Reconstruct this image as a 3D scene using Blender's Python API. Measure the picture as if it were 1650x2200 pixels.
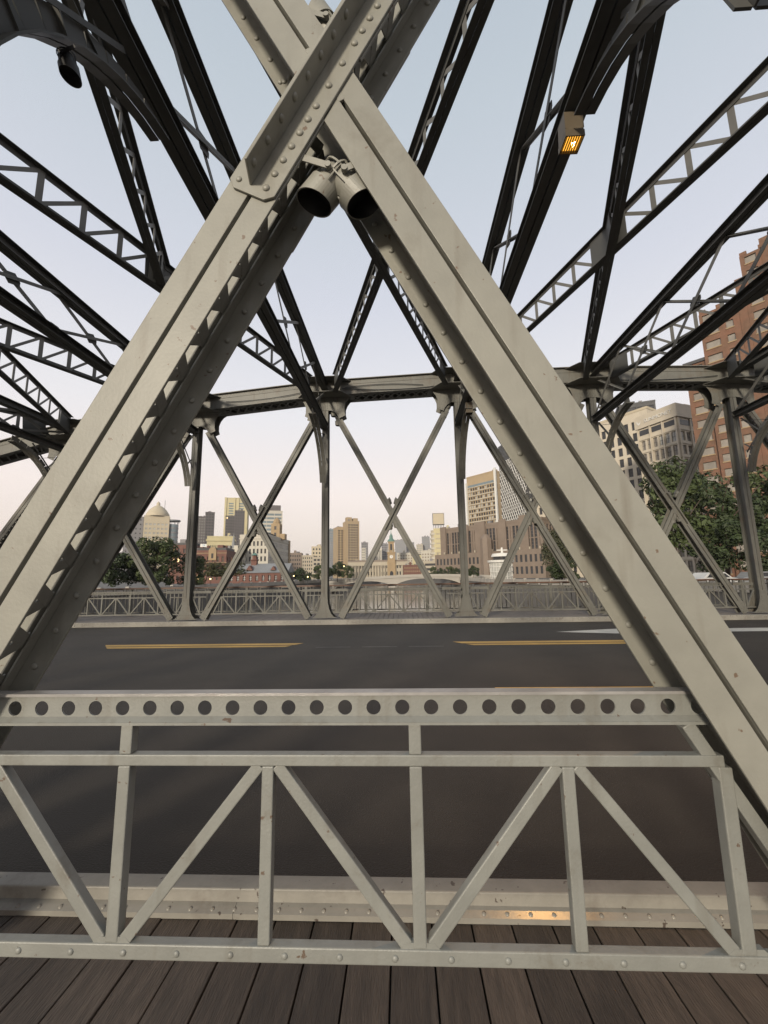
import bpy, math, random
from mathutils import Vector, Matrix
from math import sin, cos, pi, radians, hypot, atan2, sqrt
random.seed(7)
for o in list(bpy.data.objects): bpy.data.objects.remove(o)
SC = bpy.context.scene
COL = SC.collection

# ------------------------------------------------------------------ camera
P, YAW, ROLL = radians(8.845), radians(2.378), radians(0.949)
fw = Vector((-sin(YAW)*cos(P), cos(YAW)*cos(P), sin(P)))
rt = Vector((cos(YAW), sin(YAW), 0)); up = rt.cross(fw)
rr = rt*cos(ROLL)-up*sin(ROLL); uu = up*cos(ROLL)+rt*sin(ROLL)
cd = bpy.data.cameras.new('camera'); cam = bpy.data.objects.new('camera', cd); COL.objects.link(cam)
cd.sensor_fit = 'VERTICAL'; cd.sensor_height = 24; cd.sensor_width = 18; cd.lens = 883/2200*24
cd.clip_start = 0.05; cd.clip_end = 12000
m3 = Matrix((rr, uu, -fw)).transposed()
cam.matrix_world = Matrix.Translation((0, 0, 1.5)) @ m3.to_4x4()
SC.camera = cam

# ------------------------------------------------------------------ sky, sun, exposure
SUN_EL, SUN_AZ = radians(15), radians(200)     # low sun behind the camera
W = bpy.data.worlds.new('World'); SC.world = W; W.use_nodes = True
nt = W.node_tree; nt.nodes.clear()
out = nt.nodes.new('ShaderNodeOutputWorld'); bg = nt.nodes.new('ShaderNodeBackground')
sky = nt.nodes.new('ShaderNodeTexSky'); sky.sky_type = 'NISHITA'; sky.sun_disc = False
sky.sun_elevation = radians(4); sky.sun_rotation = SUN_AZ; sky.altitude = 50
sky.air_density = 1.0; sky.dust_density = 1.5; sky.ozone_density = 1.6
geo = nt.nodes.new('ShaderNodeTexCoord'); sep = nt.nodes.new('ShaderNodeSeparateXYZ')
nt.links.new(geo.outputs['Generated'], sep.inputs[0])
rmp = nt.nodes.new('ShaderNodeValToRGB')       # evening sky colour by height, the same in every direction
els = rmp.color_ramp.elements
els[0].position = 0.0; els[0].color = (0.72, 0.63, 0.58, 1)
els[1].position = 1.0; els[1].color = (0.40, 0.47, 0.55, 1)
for p_, c_ in ((0.03, (0.75, 0.66, 0.61, 1)), (0.10, (0.86, 0.75, 0.69, 1)), (0.19, (0.94, 0.83, 0.78, 1)), (0.36, (0.83, 0.81, 0.83, 1)), (0.58, (0.66, 0.68, 0.755, 1)), (0.80, (0.53, 0.59, 0.65, 1))):
    e = els.new(p_); e.color = c_
nt.links.new(sep.outputs[2], rmp.inputs[0])
mxs = nt.nodes.new('ShaderNodeMixRGB'); mxs.blend_type = 'ADD'; mxs.inputs[0].default_value = 1.0
sc_ = nt.nodes.new('ShaderNodeVectorMath'); sc_.operation = 'SCALE'; sc_.inputs['Scale'].default_value = 0.025
nt.links.new(sky.outputs[0], sc_.inputs[0])
nt.links.new(rmp.outputs[0], mxs.inputs[1]); nt.links.new(sc_.outputs[0], mxs.inputs[2])
nt.links.new(mxs.outputs[0], bg.inputs[0]); bg.inputs[1].default_value = 1.0
nt.links.new(bg.outputs[0], out.inputs[0])
sd = bpy.data.lights.new('sun', 'SUN'); sd.energy = 4.3; sd.angle = radians(7); sd.color = (1.0, 0.89, 0.72)
sun = bpy.data.objects.new('sun', sd); COL.objects.link(sun)
sdir = Vector((sin(SUN_AZ)*cos(SUN_EL), cos(SUN_AZ)*cos(SUN_EL), sin(SUN_EL)))
sun.rotation_euler = sdir.to_track_quat('Z', 'Y').to_euler()
SC.view_settings.view_transform = 'Standard'; SC.view_settings.look = 'None'
SC.view_settings.exposure = 0.0; SC.view_settings.gamma = 1.0
SC.render.engine = 'CYCLES'
SC.cycles.max_bounces = 4; SC.cycles.volume_bounces = 0; SC.cycles.diffuse_bounces = 2; SC.cycles.glossy_bounces = 2; SC.cycles.transmission_bounces = 2

# ------------------------------------------------------------------ helpers
V = Vector
class G:
    def __init__(s): s.v = []; s.f = []
    def add(s, vs, fs):
        n = len(s.v); s.v += [tuple(p) for p in vs]; s.f += [tuple(i+n for i in f) for f in fs]; return s
    def hexa(s, c):
        return s.add(c, [(0,3,2,1),(4,5,6,7),(0,1,5,4),(1,2,6,5),(2,3,7,6),(3,0,4,7)])
    def box(s, x0, x1, y0, y1, z0, z1):
        return s.hexa([(x0,y0,z0),(x1,y0,z0),(x1,y1,z0),(x0,y1,z0),(x0,y0,z1),(x1,y0,z1),(x1,y1,z1),(x0,y1,z1)])
    def beam(s, p0, p1, wdir, w, t, ow=0.0, ot=0.0):
        p0 = V(p0); p1 = V(p1); u = (p1-p0).normalized(); wd = V(wdir); wd = (wd-u*wd.dot(u)).normalized(); td = u.cross(wd)
        c = []
        for p in (p0, p1):
            for a, b in ((-.5,-.5),(.5,-.5),(.5,.5),(-.5,.5)): c.append(p+wd*(ow+a*w)+td*(ot+b*t))
        return s.hexa(c)
    def prism(s, pts, o, a, b, n, t):
        o = V(o); a = V(a); b = V(b); n = V(n); k = len(pts)
        vs = [o+a*x+b*y for x, y in pts]+[o+a*x+b*y+n*t for x, y in pts]
        return s.add(vs, [tuple(range(k))[::-1], tuple(range(k, 2*k))]+[(i, (i+1) % k, k+(i+1) % k, k+i) for i in range(k)])
    def cyl(s, p0, p1, r0, r1=None, n=12, caps=True):
        r1 = r0 if r1 is None else r1; p0 = V(p0); p1 = V(p1); u = (p1-p0).normalized()
        a = u.orthogonal().normalized(); b = u.cross(a); vs = []
        for p, r in ((p0, r0), (p1, r1)):
            for i in range(n): vs.append(p+(a*cos(2*pi*i/n)+b*sin(2*pi*i/n))*r)
        fs = [(i, (i+1) % n, n+(i+1) % n, n+i) for i in range(n)]
        if caps: fs += [tuple(range(n))[::-1], tuple(range(n, 2*n))]
        return s.add(vs, fs)
    def lathe(s, prof, o, axis=(0,0,1), n=16):
        o = V(o); u = V(axis).normalized(); a = u.orthogonal().normalized(); b = u.cross(a); vs = []
        for r, h in prof:
            for i in range(n): vs.append(o+u*h+(a*cos(2*pi*i/n)+b*sin(2*pi*i/n))*r)
        fs = []
        for k in range(len(prof)-1):
            for i in range(n): fs.append((k*n+i, k*n+(i+1) % n, (k+1)*n+(i+1) % n, (k+1)*n+i))
        return s.add(vs, fs)
    def pyr(s, c, n, r, h):      # tiny rivet
        c = V(c); n = V(n).normalized(); a = n.orthogonal().normalized(); b = n.cross(a)
        vs = [c+(a*cos(i*pi/3)+b*sin(i*pi/3))*r for i in range(6)]+[c+n*h*.8+(a*cos(i*pi/3)+b*sin(i*pi/3))*r*.55 for i in range(6)]
        return s.add(vs, [(i, (i+1) % 6, 6+(i+1) % 6, 6+i) for i in range(6)]+[tuple(range(6, 12))])
    def mesh(s, name):
        m = bpy.data.meshes.new(name); m.from_pydata(s.v, [], s.f); m.update(); return m

def mkobj(name, me, mat=None, parent=None, loc=(0,0,0), rot=None, smooth=False, kind=None, bevel=0):
    if isinstance(me, G): me = me.mesh(name)
    if mat and not me.materials: me.materials.append(mat)
    if smooth: me.polygons.foreach_set('use_smooth', [True]*len(me.polygons))
    o = bpy.data.objects.new(name, me); COL.objects.link(o); o.location = loc
    if rot is not None: o.rotation_euler = rot
    if parent: o.parent = parent
    if kind: o['kind'] = kind
    if bevel:
        b = o.modifiers.new('bevel', 'BEVEL'); b.width = bevel; b.segments = 2; b.limit_method = 'ANGLE'; b.angle_limit = radians(40); b.harden_normals = False
    return o
def empty(name, loc=(0,0,0), rz=0, label=None, cat=None, group=None):
    o = bpy.data.objects.new(name, None); COL.objects.link(o); o.location = loc; o.rotation_euler = (0,0,rz); o.empty_display_size = .2
    return tag(o, label, cat, group)
def tag(o, label=None, cat=None, group=None, kind=None):
    if label: o['label'] = label
    if cat: o['category'] = cat
    if group: o['group'] = group
    if kind: o['kind'] = kind
    return o
def copytree(o, parent=None):
    c = o.copy(); COL.objects.link(c); c.parent = parent
    for ch in list(o.children): copytree(ch, c)
    return c

# ------------------------------------------------------------------ materials
def mat(name, col, rough=.6, var=.12, scale=3.0, bump=0.0, bscale=60, metal=0.0, spec=.5, stain=None, stscale=1.2, stamt=.5, stlo=.58, sthi=.72, stretch=None, objrand=0.0, streak=None, chip=None, chscale=28, chlo=.70):
    m = bpy.data.materials.new(name); m.use_nodes = True; t = m.node_tree; b = t.nodes['Principled BSDF']
    b.inputs['Roughness'].default_value = rough; b.inputs['Metallic'].default_value = metal
    b.inputs['Specular IOR Level'].default_value = spec
    g = t.nodes.new('ShaderNodeNewGeometry'); src = g.outputs['Position']
    if stretch:
        mp = t.nodes.new('ShaderNodeVectorMath'); mp.operation = 'MULTIPLY'; mp.inputs[1].default_value = stretch
        t.links.new(src, mp.inputs[0]); src = mp.outputs[0]
    n = t.nodes.new('ShaderNodeTexNoise'); n.inputs['Scale'].default_value = scale; n.inputs['Detail'].default_value = 3; n.inputs['Roughness'].default_value = .65
    t.links.new(src, n.inputs['Vector'])
    r = t.nodes.new('ShaderNodeMapRange'); r.inputs[1].default_value = .25; r.inputs[2].default_value = .75; r.inputs[3].default_value = 1-var; r.inputs[4].default_value = 1+var
    t.links.new(n.outputs[0], r.inputs[0])
    val = r.outputs[0]
    if objrand:
        oi = t.nodes.new('ShaderNodeObjectInfo'); mr = t.nodes.new('ShaderNodeMapRange'); mr.inputs[3].default_value = 1-objrand; mr.inputs[4].default_value = 1+objrand
        t.links.new(oi.outputs['Random'], mr.inputs[0]); mu = t.nodes.new('ShaderNodeMath'); mu.operation = 'MULTIPLY'
        t.links.new(val, mu.inputs[0]); t.links.new(mr.outputs[0], mu.inputs[1]); val = mu.outputs[0]
    s = t.nodes.new('ShaderNodeVectorMath'); s.operation = 'SCALE'; s.inputs[0].default_value = col
    t.links.new(val, s.inputs['Scale']); cur = s.outputs[0]
    if stain:
        n2 = t.nodes.new('ShaderNodeTexNoise'); n2.inputs['Scale'].default_value = stscale; n2.inputs['Detail'].default_value = 5; n2.inputs['Roughness'].default_value = .7
        t.links.new(src, n2.inputs['Vector'])
        r2 = t.nodes.new('ShaderNodeMapRange'); r2.inputs[1].default_value = stlo; r2.inputs[2].default_value = sthi; r2.inputs[4].default_value = stamt
        t.links.new(n2.outputs[0], r2.inputs[0])
        mx = t.nodes.new('ShaderNodeMixRGB'); mx.inputs[2].default_value = (*stain, 1)
        t.links.new(r2.outputs[0], mx.inputs[0]); t.links.new(cur, mx.inputs[1]); cur = mx.outputs[0]
    if streak:
        ms = t.nodes.new('ShaderNodeVectorMath'); ms.operation = 'MULTIPLY'; ms.inputs[1].default_value = (9, 9, .9); t.links.new(g.outputs['Position'], ms.inputs[0])
        n5 = t.nodes.new('ShaderNodeTexNoise'); n5.inputs['Scale'].default_value = 1.6; n5.inputs['Detail'].default_value = 4; t.links.new(ms.outputs[0], n5.inputs['Vector'])
        r5 = t.nodes.new('ShaderNodeMapRange'); r5.inputs[1].default_value = .56; r5.inputs[2].default_value = .78; r5.inputs[4].default_value = .6; t.links.new(n5.outputs[0], r5.inputs[0])
        m5 = t.nodes.new('ShaderNodeMixRGB'); m5.inputs[2].default_value = (*streak, 1); t.links.new(r5.outputs[0], m5.inputs[0]); t.links.new(cur, m5.inputs[1]); cur = m5.outputs[0]
    if chip:
        n3 = t.nodes.new('ShaderNodeTexNoise'); n3.inputs['Scale'].default_value = chscale; n3.inputs['Detail'].default_value = 3; n3.inputs['Roughness'].default_value = .6
        t.links.new(src, n3.inputs['Vector'])
        r3 = t.nodes.new('ShaderNodeMapRange'); r3.inputs[1].default_value = chlo; r3.inputs[2].default_value = chlo+.03; r3.inputs[4].default_value = .85
        t.links.new(n3.outputs[0], r3.inputs[0])
        m4 = t.nodes.new('ShaderNodeMixRGB'); m4.inputs[2].default_value = (*chip, 1)
        t.links.new(r3.outputs[0], m4.inputs[0]); t.links.new(cur, m4.inputs[1]); cur = m4.outputs[0]
    t.links.new(cur, b.inputs['Base Color'])
    if bump:
        nb = t.nodes.new('ShaderNodeTexNoise'); nb.inputs['Scale'].default_value = bscale; nb.inputs['Detail'].default_value = 2
        t.links.new(src, nb.inputs['Vector'])
        bp = t.nodes.new('ShaderNodeBump'); bp.inputs['Strength'].default_value = bump; bp.inputs['Distance'].default_value = .01
        t.links.new(nb.outputs[0], bp.inputs['Height']); t.links.new(bp.outputs[0], b.inputs['Normal'])
    return m
def emis(name, col, s):
    m = bpy.data.materials.new(name); m.use_nodes = True; b = m.node_tree.nodes['Principled BSDF']
    b.inputs['Base Color'].default_value = (*col, 1); b.inputs['Emission Color'].default_value = (*col, 1); b.inputs['Emission Strength'].default_value = s
    return m
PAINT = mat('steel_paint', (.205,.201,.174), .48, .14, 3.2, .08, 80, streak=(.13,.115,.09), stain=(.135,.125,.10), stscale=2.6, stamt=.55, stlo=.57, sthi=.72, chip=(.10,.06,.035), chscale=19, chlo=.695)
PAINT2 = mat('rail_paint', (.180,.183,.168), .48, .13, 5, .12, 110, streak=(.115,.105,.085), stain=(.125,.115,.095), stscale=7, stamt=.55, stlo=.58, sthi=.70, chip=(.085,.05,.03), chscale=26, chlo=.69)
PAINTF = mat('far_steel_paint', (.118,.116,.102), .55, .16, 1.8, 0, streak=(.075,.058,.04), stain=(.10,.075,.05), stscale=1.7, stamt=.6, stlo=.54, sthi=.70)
SHADEP = mat('shaded_bracing_paint', (.060,.060,.056), .6, .15, 2.0, 0, stain=(.04,.034,.03), stscale=1.3, stamt=.5)  # truss paint darkened: shade on the overhead bracing is put into the colour
LITLACEP = mat('lit_lacing_paint', (.125,.122,.112), .6, .15, 2.0)  # bracing paint again, lightened: light caught by the lacing is in its colour
KERBP = mat('kerb_paint', (.205,.195,.172), .24, .12, 6, .03, 40, stain=(.11,.09,.075), stscale=3.5, stamt=.6, stlo=.56, sthi=.72, chip=(.05,.035,.028), chscale=19, chlo=.66)
KERBT = mat('kerb_top_paint', (.205,.195,.172), .55, .15, 6, .15, 70, stain=(.11,.09,.075), stscale=3.5, stamt=.6, stlo=.56, sthi=.72, chip=(.05,.035,.028), chscale=19, chlo=.66)
WORN = mat('worn_steel', (.27,.26,.25), .35, .2, 8, .1, 50, metal=.2, stain=(.16,.13,.11), stscale=11, stamt=.6)
ASPH = mat('asphalt', (.040,.034,.028), .62, .25, .6, .6, 95, spec=.22, stain=(.026,.022,.018), stscale=.9, stamt=.6, stlo=.5, sthi=.75, chip=(.12,.10,.085), chscale=75, chlo=.67)
ROADW = mat('road_white', (.50,.49,.45), .6, .15, 4, stain=(.2,.19,.18), stscale=14, stamt=.6)
ROADY = mat('road_yellow', (.48,.29,.06), .6, .12, 4, stain=(.22,.16,.08), stscale=12, stamt=.6)
PLANK = mat('weathered_planks', (.048,.037,.029), .62, .42, 7, .6, 30, stretch=(6, .7, 6), stain=(.125,.102,.082), stscale=.9, stamt=.5, stlo=.52, sthi=.75, objrand=.4)
WOODRAIL = mat('brown_handrail', (.11,.055,.035), .5, .2, 4)
BLACKM = mat('black_metal', (.015,.015,.016), .5, .1, 5)
GLASSD = mat('window_glass', (.035,.036,.04), .12, .35, .12, 0, spec=.35)
GLASSL = mat('pale_window_glass', (.33,.33,.31), .2, .3, .25, 0, spec=.6)
HOTELST = mat('hotel_limestone', (.44,.39,.31), .7, .08, .4)
GLASSP = mat('curtained_window', (.21,.19,.165), .3, .3, .5, 0, spec=.4)
GLASSB = mat('blue_tower_glass', (.13,.17,.19), .15, .25, .08, 0, spec=.8)
CREAM = mat('cream_stone', (.40,.345,.25), .7, .06, .2)
YELLOWW = mat('yellow_render', (.42,.37,.22), .7, .06, .2)
WHITEW = mat('white_render', (.40,.375,.32), .7, .06, .2)
PALEST = mat('pale_limestone', (.33,.29,.225), .7, .08, .35)
BROWNST = mat('brown_granite', (.165,.128,.10), .7, .12, .35)
TANW = mat('tan_tiles', (.31,.235,.145), .7, .08, .2)
DARKW = mat('dark_tower_cladding', (.075,.066,.066), .6, .10, .15)
GREYW = mat('grey_tower_cladding', (.17,.165,.17), .7, .10, .1)
BRICKO = mat('orange_brick', (.125,.068,.041), .8, .22, 1.2, .3, 9, stain=(.20,.085,.05), stscale=.35, stamt=.6, stlo=.45, sthi=.7)
BRICKR = mat('red_brick', (.125,.056,.042), .8, .2, .8)
SLATE = mat('slate_roof', (.19,.195,.20), .6, .12, .5)
DARKROOF = mat('dark_roofing', (.05,.05,.052), .7, .2, .4)
REDROOF = mat('red_roof', (.2,.08,.05), .7, .15, .6)
COPPER = mat('green_copper', (.09,.165,.14), .6, .15, .6)
SANDST = mat('sandstone', (.27,.195,.11), .75, .12, .4)
CONC = mat('pale_concrete', (.29,.27,.24), .75, .10, .3, stain=(.25,.22,.19), stscale=.5, stamt=.5)
GROUND = mat('paved_ground', (.10,.095,.09), .85, .15, .2)
BARK = mat('bark', (.07,.05,.038), .9, .25, 2)
WHITEP = mat('white_paint', (.55,.54,.51), .5, .05, 1)
LEAF = [mat('leaves_%d' % i, c, .55, .5, .9, 0, spec=.25) for i, c in enumerate(((.046,.062,.022), (.034,.048,.02), (.066,.068,.028), (.045,.048,.024)))]
SODIUM = emis('sodium_lamp', (1.0,.46,.05), 2.0)
GLOBE = emis('lit_globe', (1.0,.82,.35), 4.0)
LITW = emis('lit_window', (1.0,.72,.35), 1.3)

# ------------------------------------------------------------------ ground, water, road deck
YN, YF = 1.5, 14.1
w = bpy.data.materials.new('river_water'); w.use_nodes = True; t = w.node_tree; b = t.nodes['Principled BSDF']
b.inputs['Base Color'].default_value = (.22,.20,.165,1); b.inputs['Roughness'].default_value = .10
nn = t.nodes.new('ShaderNodeTexNoise'); nn.inputs['Scale'].default_value = .9; nn.inputs['Detail'].default_value = 5
gg = t.nodes.new('ShaderNodeNewGeometry'); bp = t.nodes.new('ShaderNodeBump'); bp.inputs['Strength'].default_value = .2; bp.inputs['Distance'].default_value = .2
t.links.new(gg.outputs['Position'], nn.inputs['Vector']); t.links.new(nn.outputs[0], bp.inputs['Height']); t.links.new(bp.outputs[0], b.inputs['Normal'])
tag(mkobj('river', G().add([(-2600,-900,-3.6),(2600,-900,-3.6),(2600,2600,-3.6),(-2600,2600,-3.6)], [(0,1,2,3)]), w), kind='structure')
def bank(pts, name):
    g = G(); g.prism(pts, (0,0,-5), (1,0,0), (0,1,0), (0,0,1), 4.9); return tag(mkobj(name, g, GROUND), kind='structure')
LB = [(-36,-300),(-33,20),(-30,60),(-24,140),(-18,320),(-30,700),(-60,2500),(-2500,2500),(-2500,-300)]
RB = [(40,-300),(27,20),(20,60),(17,80),(18,140),(6,250),(-4,320),(-10,700),(-30,2500),(2500,2500),(2500,-300)]
bank(LB[::-1], 'left_bank_ground'); bank(RB, 'right_bank_ground')
def wallstrip(pts, h, t_, m, label):
    g = G()
    for (x0, y0), (x1, y1) in zip(pts, pts[1:]):
        g.beam((x0, y0, -.12+h/2), (x1, y1, -.12+h/2), (0,0,1), h, t_)
        L = hypot(x1-x0, y1-y0); n = max(1, int(L/4))
        for i in range(n):
            q = (i+.5)/n; g.box(x0+(x1-x0)*q-.2, x0+(x1-x0)*q+.2, y0+(y1-y0)*q-.2, y0+(y1-y0)*q+.2, -.1, h+.03)
    return tag(mkobj('quay_wall', g, m), label, 'wall')
wallstrip(LB[1:6], .75, .3, CONC, 'pale concrete parapet along the left river bank below the trees')
wallstrip(RB[1:7], .75, .3, CONC, 'pale concrete parapet along the right river bank')
X0, X1 = -34, 40
tag(mkobj('road', G().box(X0, X1, 2.16, 13.34, -.5, 0), ASPH), kind='structure')
tag(mkobj('footpath_deck', G().box(X0, X1, -1.3, 2.12, -.5, -.06), BLACKM), kind='structure')
tag(mkobj('far_footpath_deck', G().box(X0, X1, 13.52, 16.5, -.5, .04), BLACKM), kind='structure')
# near plank walk: each board a part
nfp = tag(empty('footpath', (0,0,0)), kind='structure')
for j in range(-21, 36):
    a = -1.0986+j*.1701
    g = G().box(a+.0035, a+.1701-.0035, -1.25, 2.075, -.04, .020+random.uniform(-.002,.002)-.002)
    mkobj('plank', g, PLANK, nfp, bevel=.003)
ffp = tag(empty('far_footpath', (0,0,0)), kind='structure'); g = G()
xx = X0
while xx < X1: g.box(xx+.006, xx+.164, 13.53, 16.3, .05, .10+random.uniform(-.003,.003)); xx += .17
PLANK2 = mat('far_planks', (.15,.125,.105), .7, .3, 5, 0, stretch=(6,.7,6), stain=(.09,.07,.055), stscale=2.0, stamt=.6)
mkobj('planks', g, PLANK2, ffp, kind='stuff')
# kerbs
def rivet_mesh():
    G_ = G(); G_.lathe([(1,0),(.97,.22),(.78,.5),(.42,.68),(.0001,.74)], (0,0,0), n=10); m = G_.mesh('rivet'); m.polygons.foreach_set('use_smooth', [True]*len(m.polygons)); return m
RIV = {}
def rivet(parent, pos, nrm, r, m):
    if m.name not in RIV:
        me = rivet_mesh(); me.materials.append(m); RIV[m.name] = me
    o = bpy.data.objects.new('rivet', RIV[m.name]); COL.objects.link(o); o.location = pos; o.scale = (r, r, r*.85)
    o.rotation_euler = V(nrm).to_track_quat('Z', 'Y').to_euler(); o.parent = parent; return o
kr = tag(empty('kerb', (0,0,0)), kind='structure')
mkobj('kerb_top_plate', G().box(X0, X1, 2.075, 2.165, -.1, .108), KERBT, kr, bevel=.006)
x = X0; n = 0
edges = [X0,-9,-4.3,-.78,4.1,9,16,X1]
for a, c in zip(edges, edges[1:]):
    g = G().add([(a+.001,2.028,.040),(c-.001,2.028,.040),(c-.001,2.118,.070),(a+.001,2.118,.070),(a+.001,2.028,.018),(c-.001,2.028,.018),(c-.001,2.118,.018),(a+.001,2.118,.018)], [(0,1,2,3),(4,7,6,5),(0,4,5,1),(1,5,6,2),(3,2,6,7),(0,3,7,4)])
    mkobj('kerb_foot_plate', g, KERBP, kr)
ns = V((0,-.03,.09)).normalized()
for i in range(-32, 33): rivet(kr, (i*.1+.02, 2.045, .0452), ns, .0095, KERBP)
fk = tag(empty('far_kerb', (0,0,0)), kind='structure')
mkobj('kerb_beam', G().box(X0, X1, 13.345, 13.50, -.1, .15), KERBT, fk, bevel=.01)
g = G()
for i in range(-150, 210): g.pyr((i*.13, 13.345, .09+.03*(i % 2)), (0,-1,0), .014, .012)
mkobj('rivet_row', g, WORN, fk, kind='stuff')
# markings
mk = tag(empty('road_markings', (0,0,0)), kind='structure')
def flat(name, pts, m, z=.004):
    return mkobj(name, G().add([(x, y, z) for x, y in pts], [tuple(range(len(pts)))]), m, mk)
for a, c in ((-6.9,-2.35),(1.2,4.95),(-15.2,-10.6),(9.2,13.0)):
    flat('yellow_line', [(a+.3,9.22),(c-.25,9.22),(c-.14,9.41),(a+.14,9.41)], ROADY)
    flat('yellow_line', [(a+.08,9.48),(c-.10,9.48),(c+.05,9.72),(a-.1,9.72)], ROADY)
for a, c in ((1.2,5.0),):
    flat('yellow_line', [(a,5.45),(c,5.45),(c,5.58),(a,5.58)], ROADY); flat('yellow_line', [(a,5.70),(c,5.70),(c,5.85),(a,5.85)], ROADY)
flat('lane_arrow', [(3.92,11.13),(5.75,10.60),(5.55,10.9),(10.6,10.85),(10.6,11.5),(5.85,11.45),(6.05,11.72)], ROADW)
FADED = mat('worn_white_paint', (.10,.095,.088), .7, .4, 6)
for a in (-1.9,-.9,0.1): flat('faded_dash', [(a,9.10),(a+.75,9.10),(a+.75,9.17),(a,9.17)], FADED)

# ------------------------------------------------------------------ truss bridge
BR = empty('truss_bridge', (0,0,0), 0, 'riveted grey steel truss bridge with crossed diagonals, laced overhead bracing and arched top chord', 'bridge')
JX = [-2.63+4.72*k for k in range(-3, 7)]         # ten upper joints
HT = {.5: 8.62, 1.5: 8.46, 2.5: 8.02, 3.5: 7.20, 4.5: 6.0}
JH = [HT[round(abs(x-4.45)/4.72*2)/2] for x in JX]
WEB = .56
def seg_pts(x0, z0, x1, z1): return V((x0,0,z0)), V((x1,0,z1))
def top_chord(Yc, i, m):
    xa, xb, za, zb = JX[i], JX[i+1], JH[i], JH[i+1]
    def bar(g, dz0, dz1, y0, y1, xa_=xa, xb_=xb):
        f = lambda x: za+(zb-za)*(x-xa)/(xb-xa)
        g.hexa([(xa_,y0,f(xa_)+dz0),(xb_,y0,f(xb_)+dz0),(xb_,y1,f(xb_)+dz0),(xa_,y1,f(xa_)+dz0),(xa_,y0,f(xa_)+dz1),(xb_,y0,f(xb_)+dz1),(xb_,y1,f(xb_)+dz1),(xa_,y1,f(xa_)+dz1)])
    g = G()
    for s in (-1, 1):
        yi = Yc+s*.30; bar(g, -WEB, -.02, min(yi, yi-s*.014), max(yi, yi-s*.014))
        bar(g, -.17, -.02, *sorted((yi+s*.001, yi+s*.013)))
        bar(g, -WEB+.0, -WEB+.13, *sorted((yi+s*.001, yi+s*.013)))
        bar(g, -WEB-.012, -WEB, *sorted((yi-s*.12, yi+s*.075)))
    bar(g, -.019, .004, Yc-.40, Yc+.40)
    o = mkobj('top_chord', g, m, BR)
    f = lambda x: za+(zb-za)*(x-xa)/(xb-xa)
    g = G(); n = 9; lo, hi = xa+1.0, xb-1.0
    for k in range(n):
        p, q = lo+(hi-lo)*k/n, lo+(hi-lo)*(k+1)/n
        g.beam((p,Yc-.24,f(p)-WEB-.02),(q,Yc+.24,f(q)-WEB-.02),(1,0,0),.06,.010)
        g.beam((p,Yc+.24,f(p)-WEB-.032),(q,Yc-.24,f(q)-WEB-.032),(1,0,0),.06,.010)
    mkobj('lacing', g, m, o, kind='stuff')
    for p, q in ((xa+.55, lo+.05), (hi-.05, xb-.55)):
        g = G(); bar(g, -WEB-.026, -WEB-.014, Yc-.24, Yc+.24, p, q); mkobj('batten_plate', g, m, o)
    if Yc > 5:
        g = G()
        for k in range(46):
            x = xa+.1+k*.1
            for dz in (-.06,-.12): g.pyr((x+.05*(dz < -.1), Yc-.313, f(x)+dz), (0,-1,0), .013, .012)
            g.pyr((x, Yc-.313, f(x)-WEB+.07), (0,-1,0), .013, .012)
        mkobj('rivet_row', g, m, o, kind='stuff')
    return o
def arcpts(cx, cz, r, a0, a1, n=7, rz=None):
    rz = r if rz is None else rz
    return [(cx+r*cos(radians(a0+(a1-a0)*k/n)), cz+rz*sin(radians(a0+(a1-a0)*k/n))) for k in range(n+1)]
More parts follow.
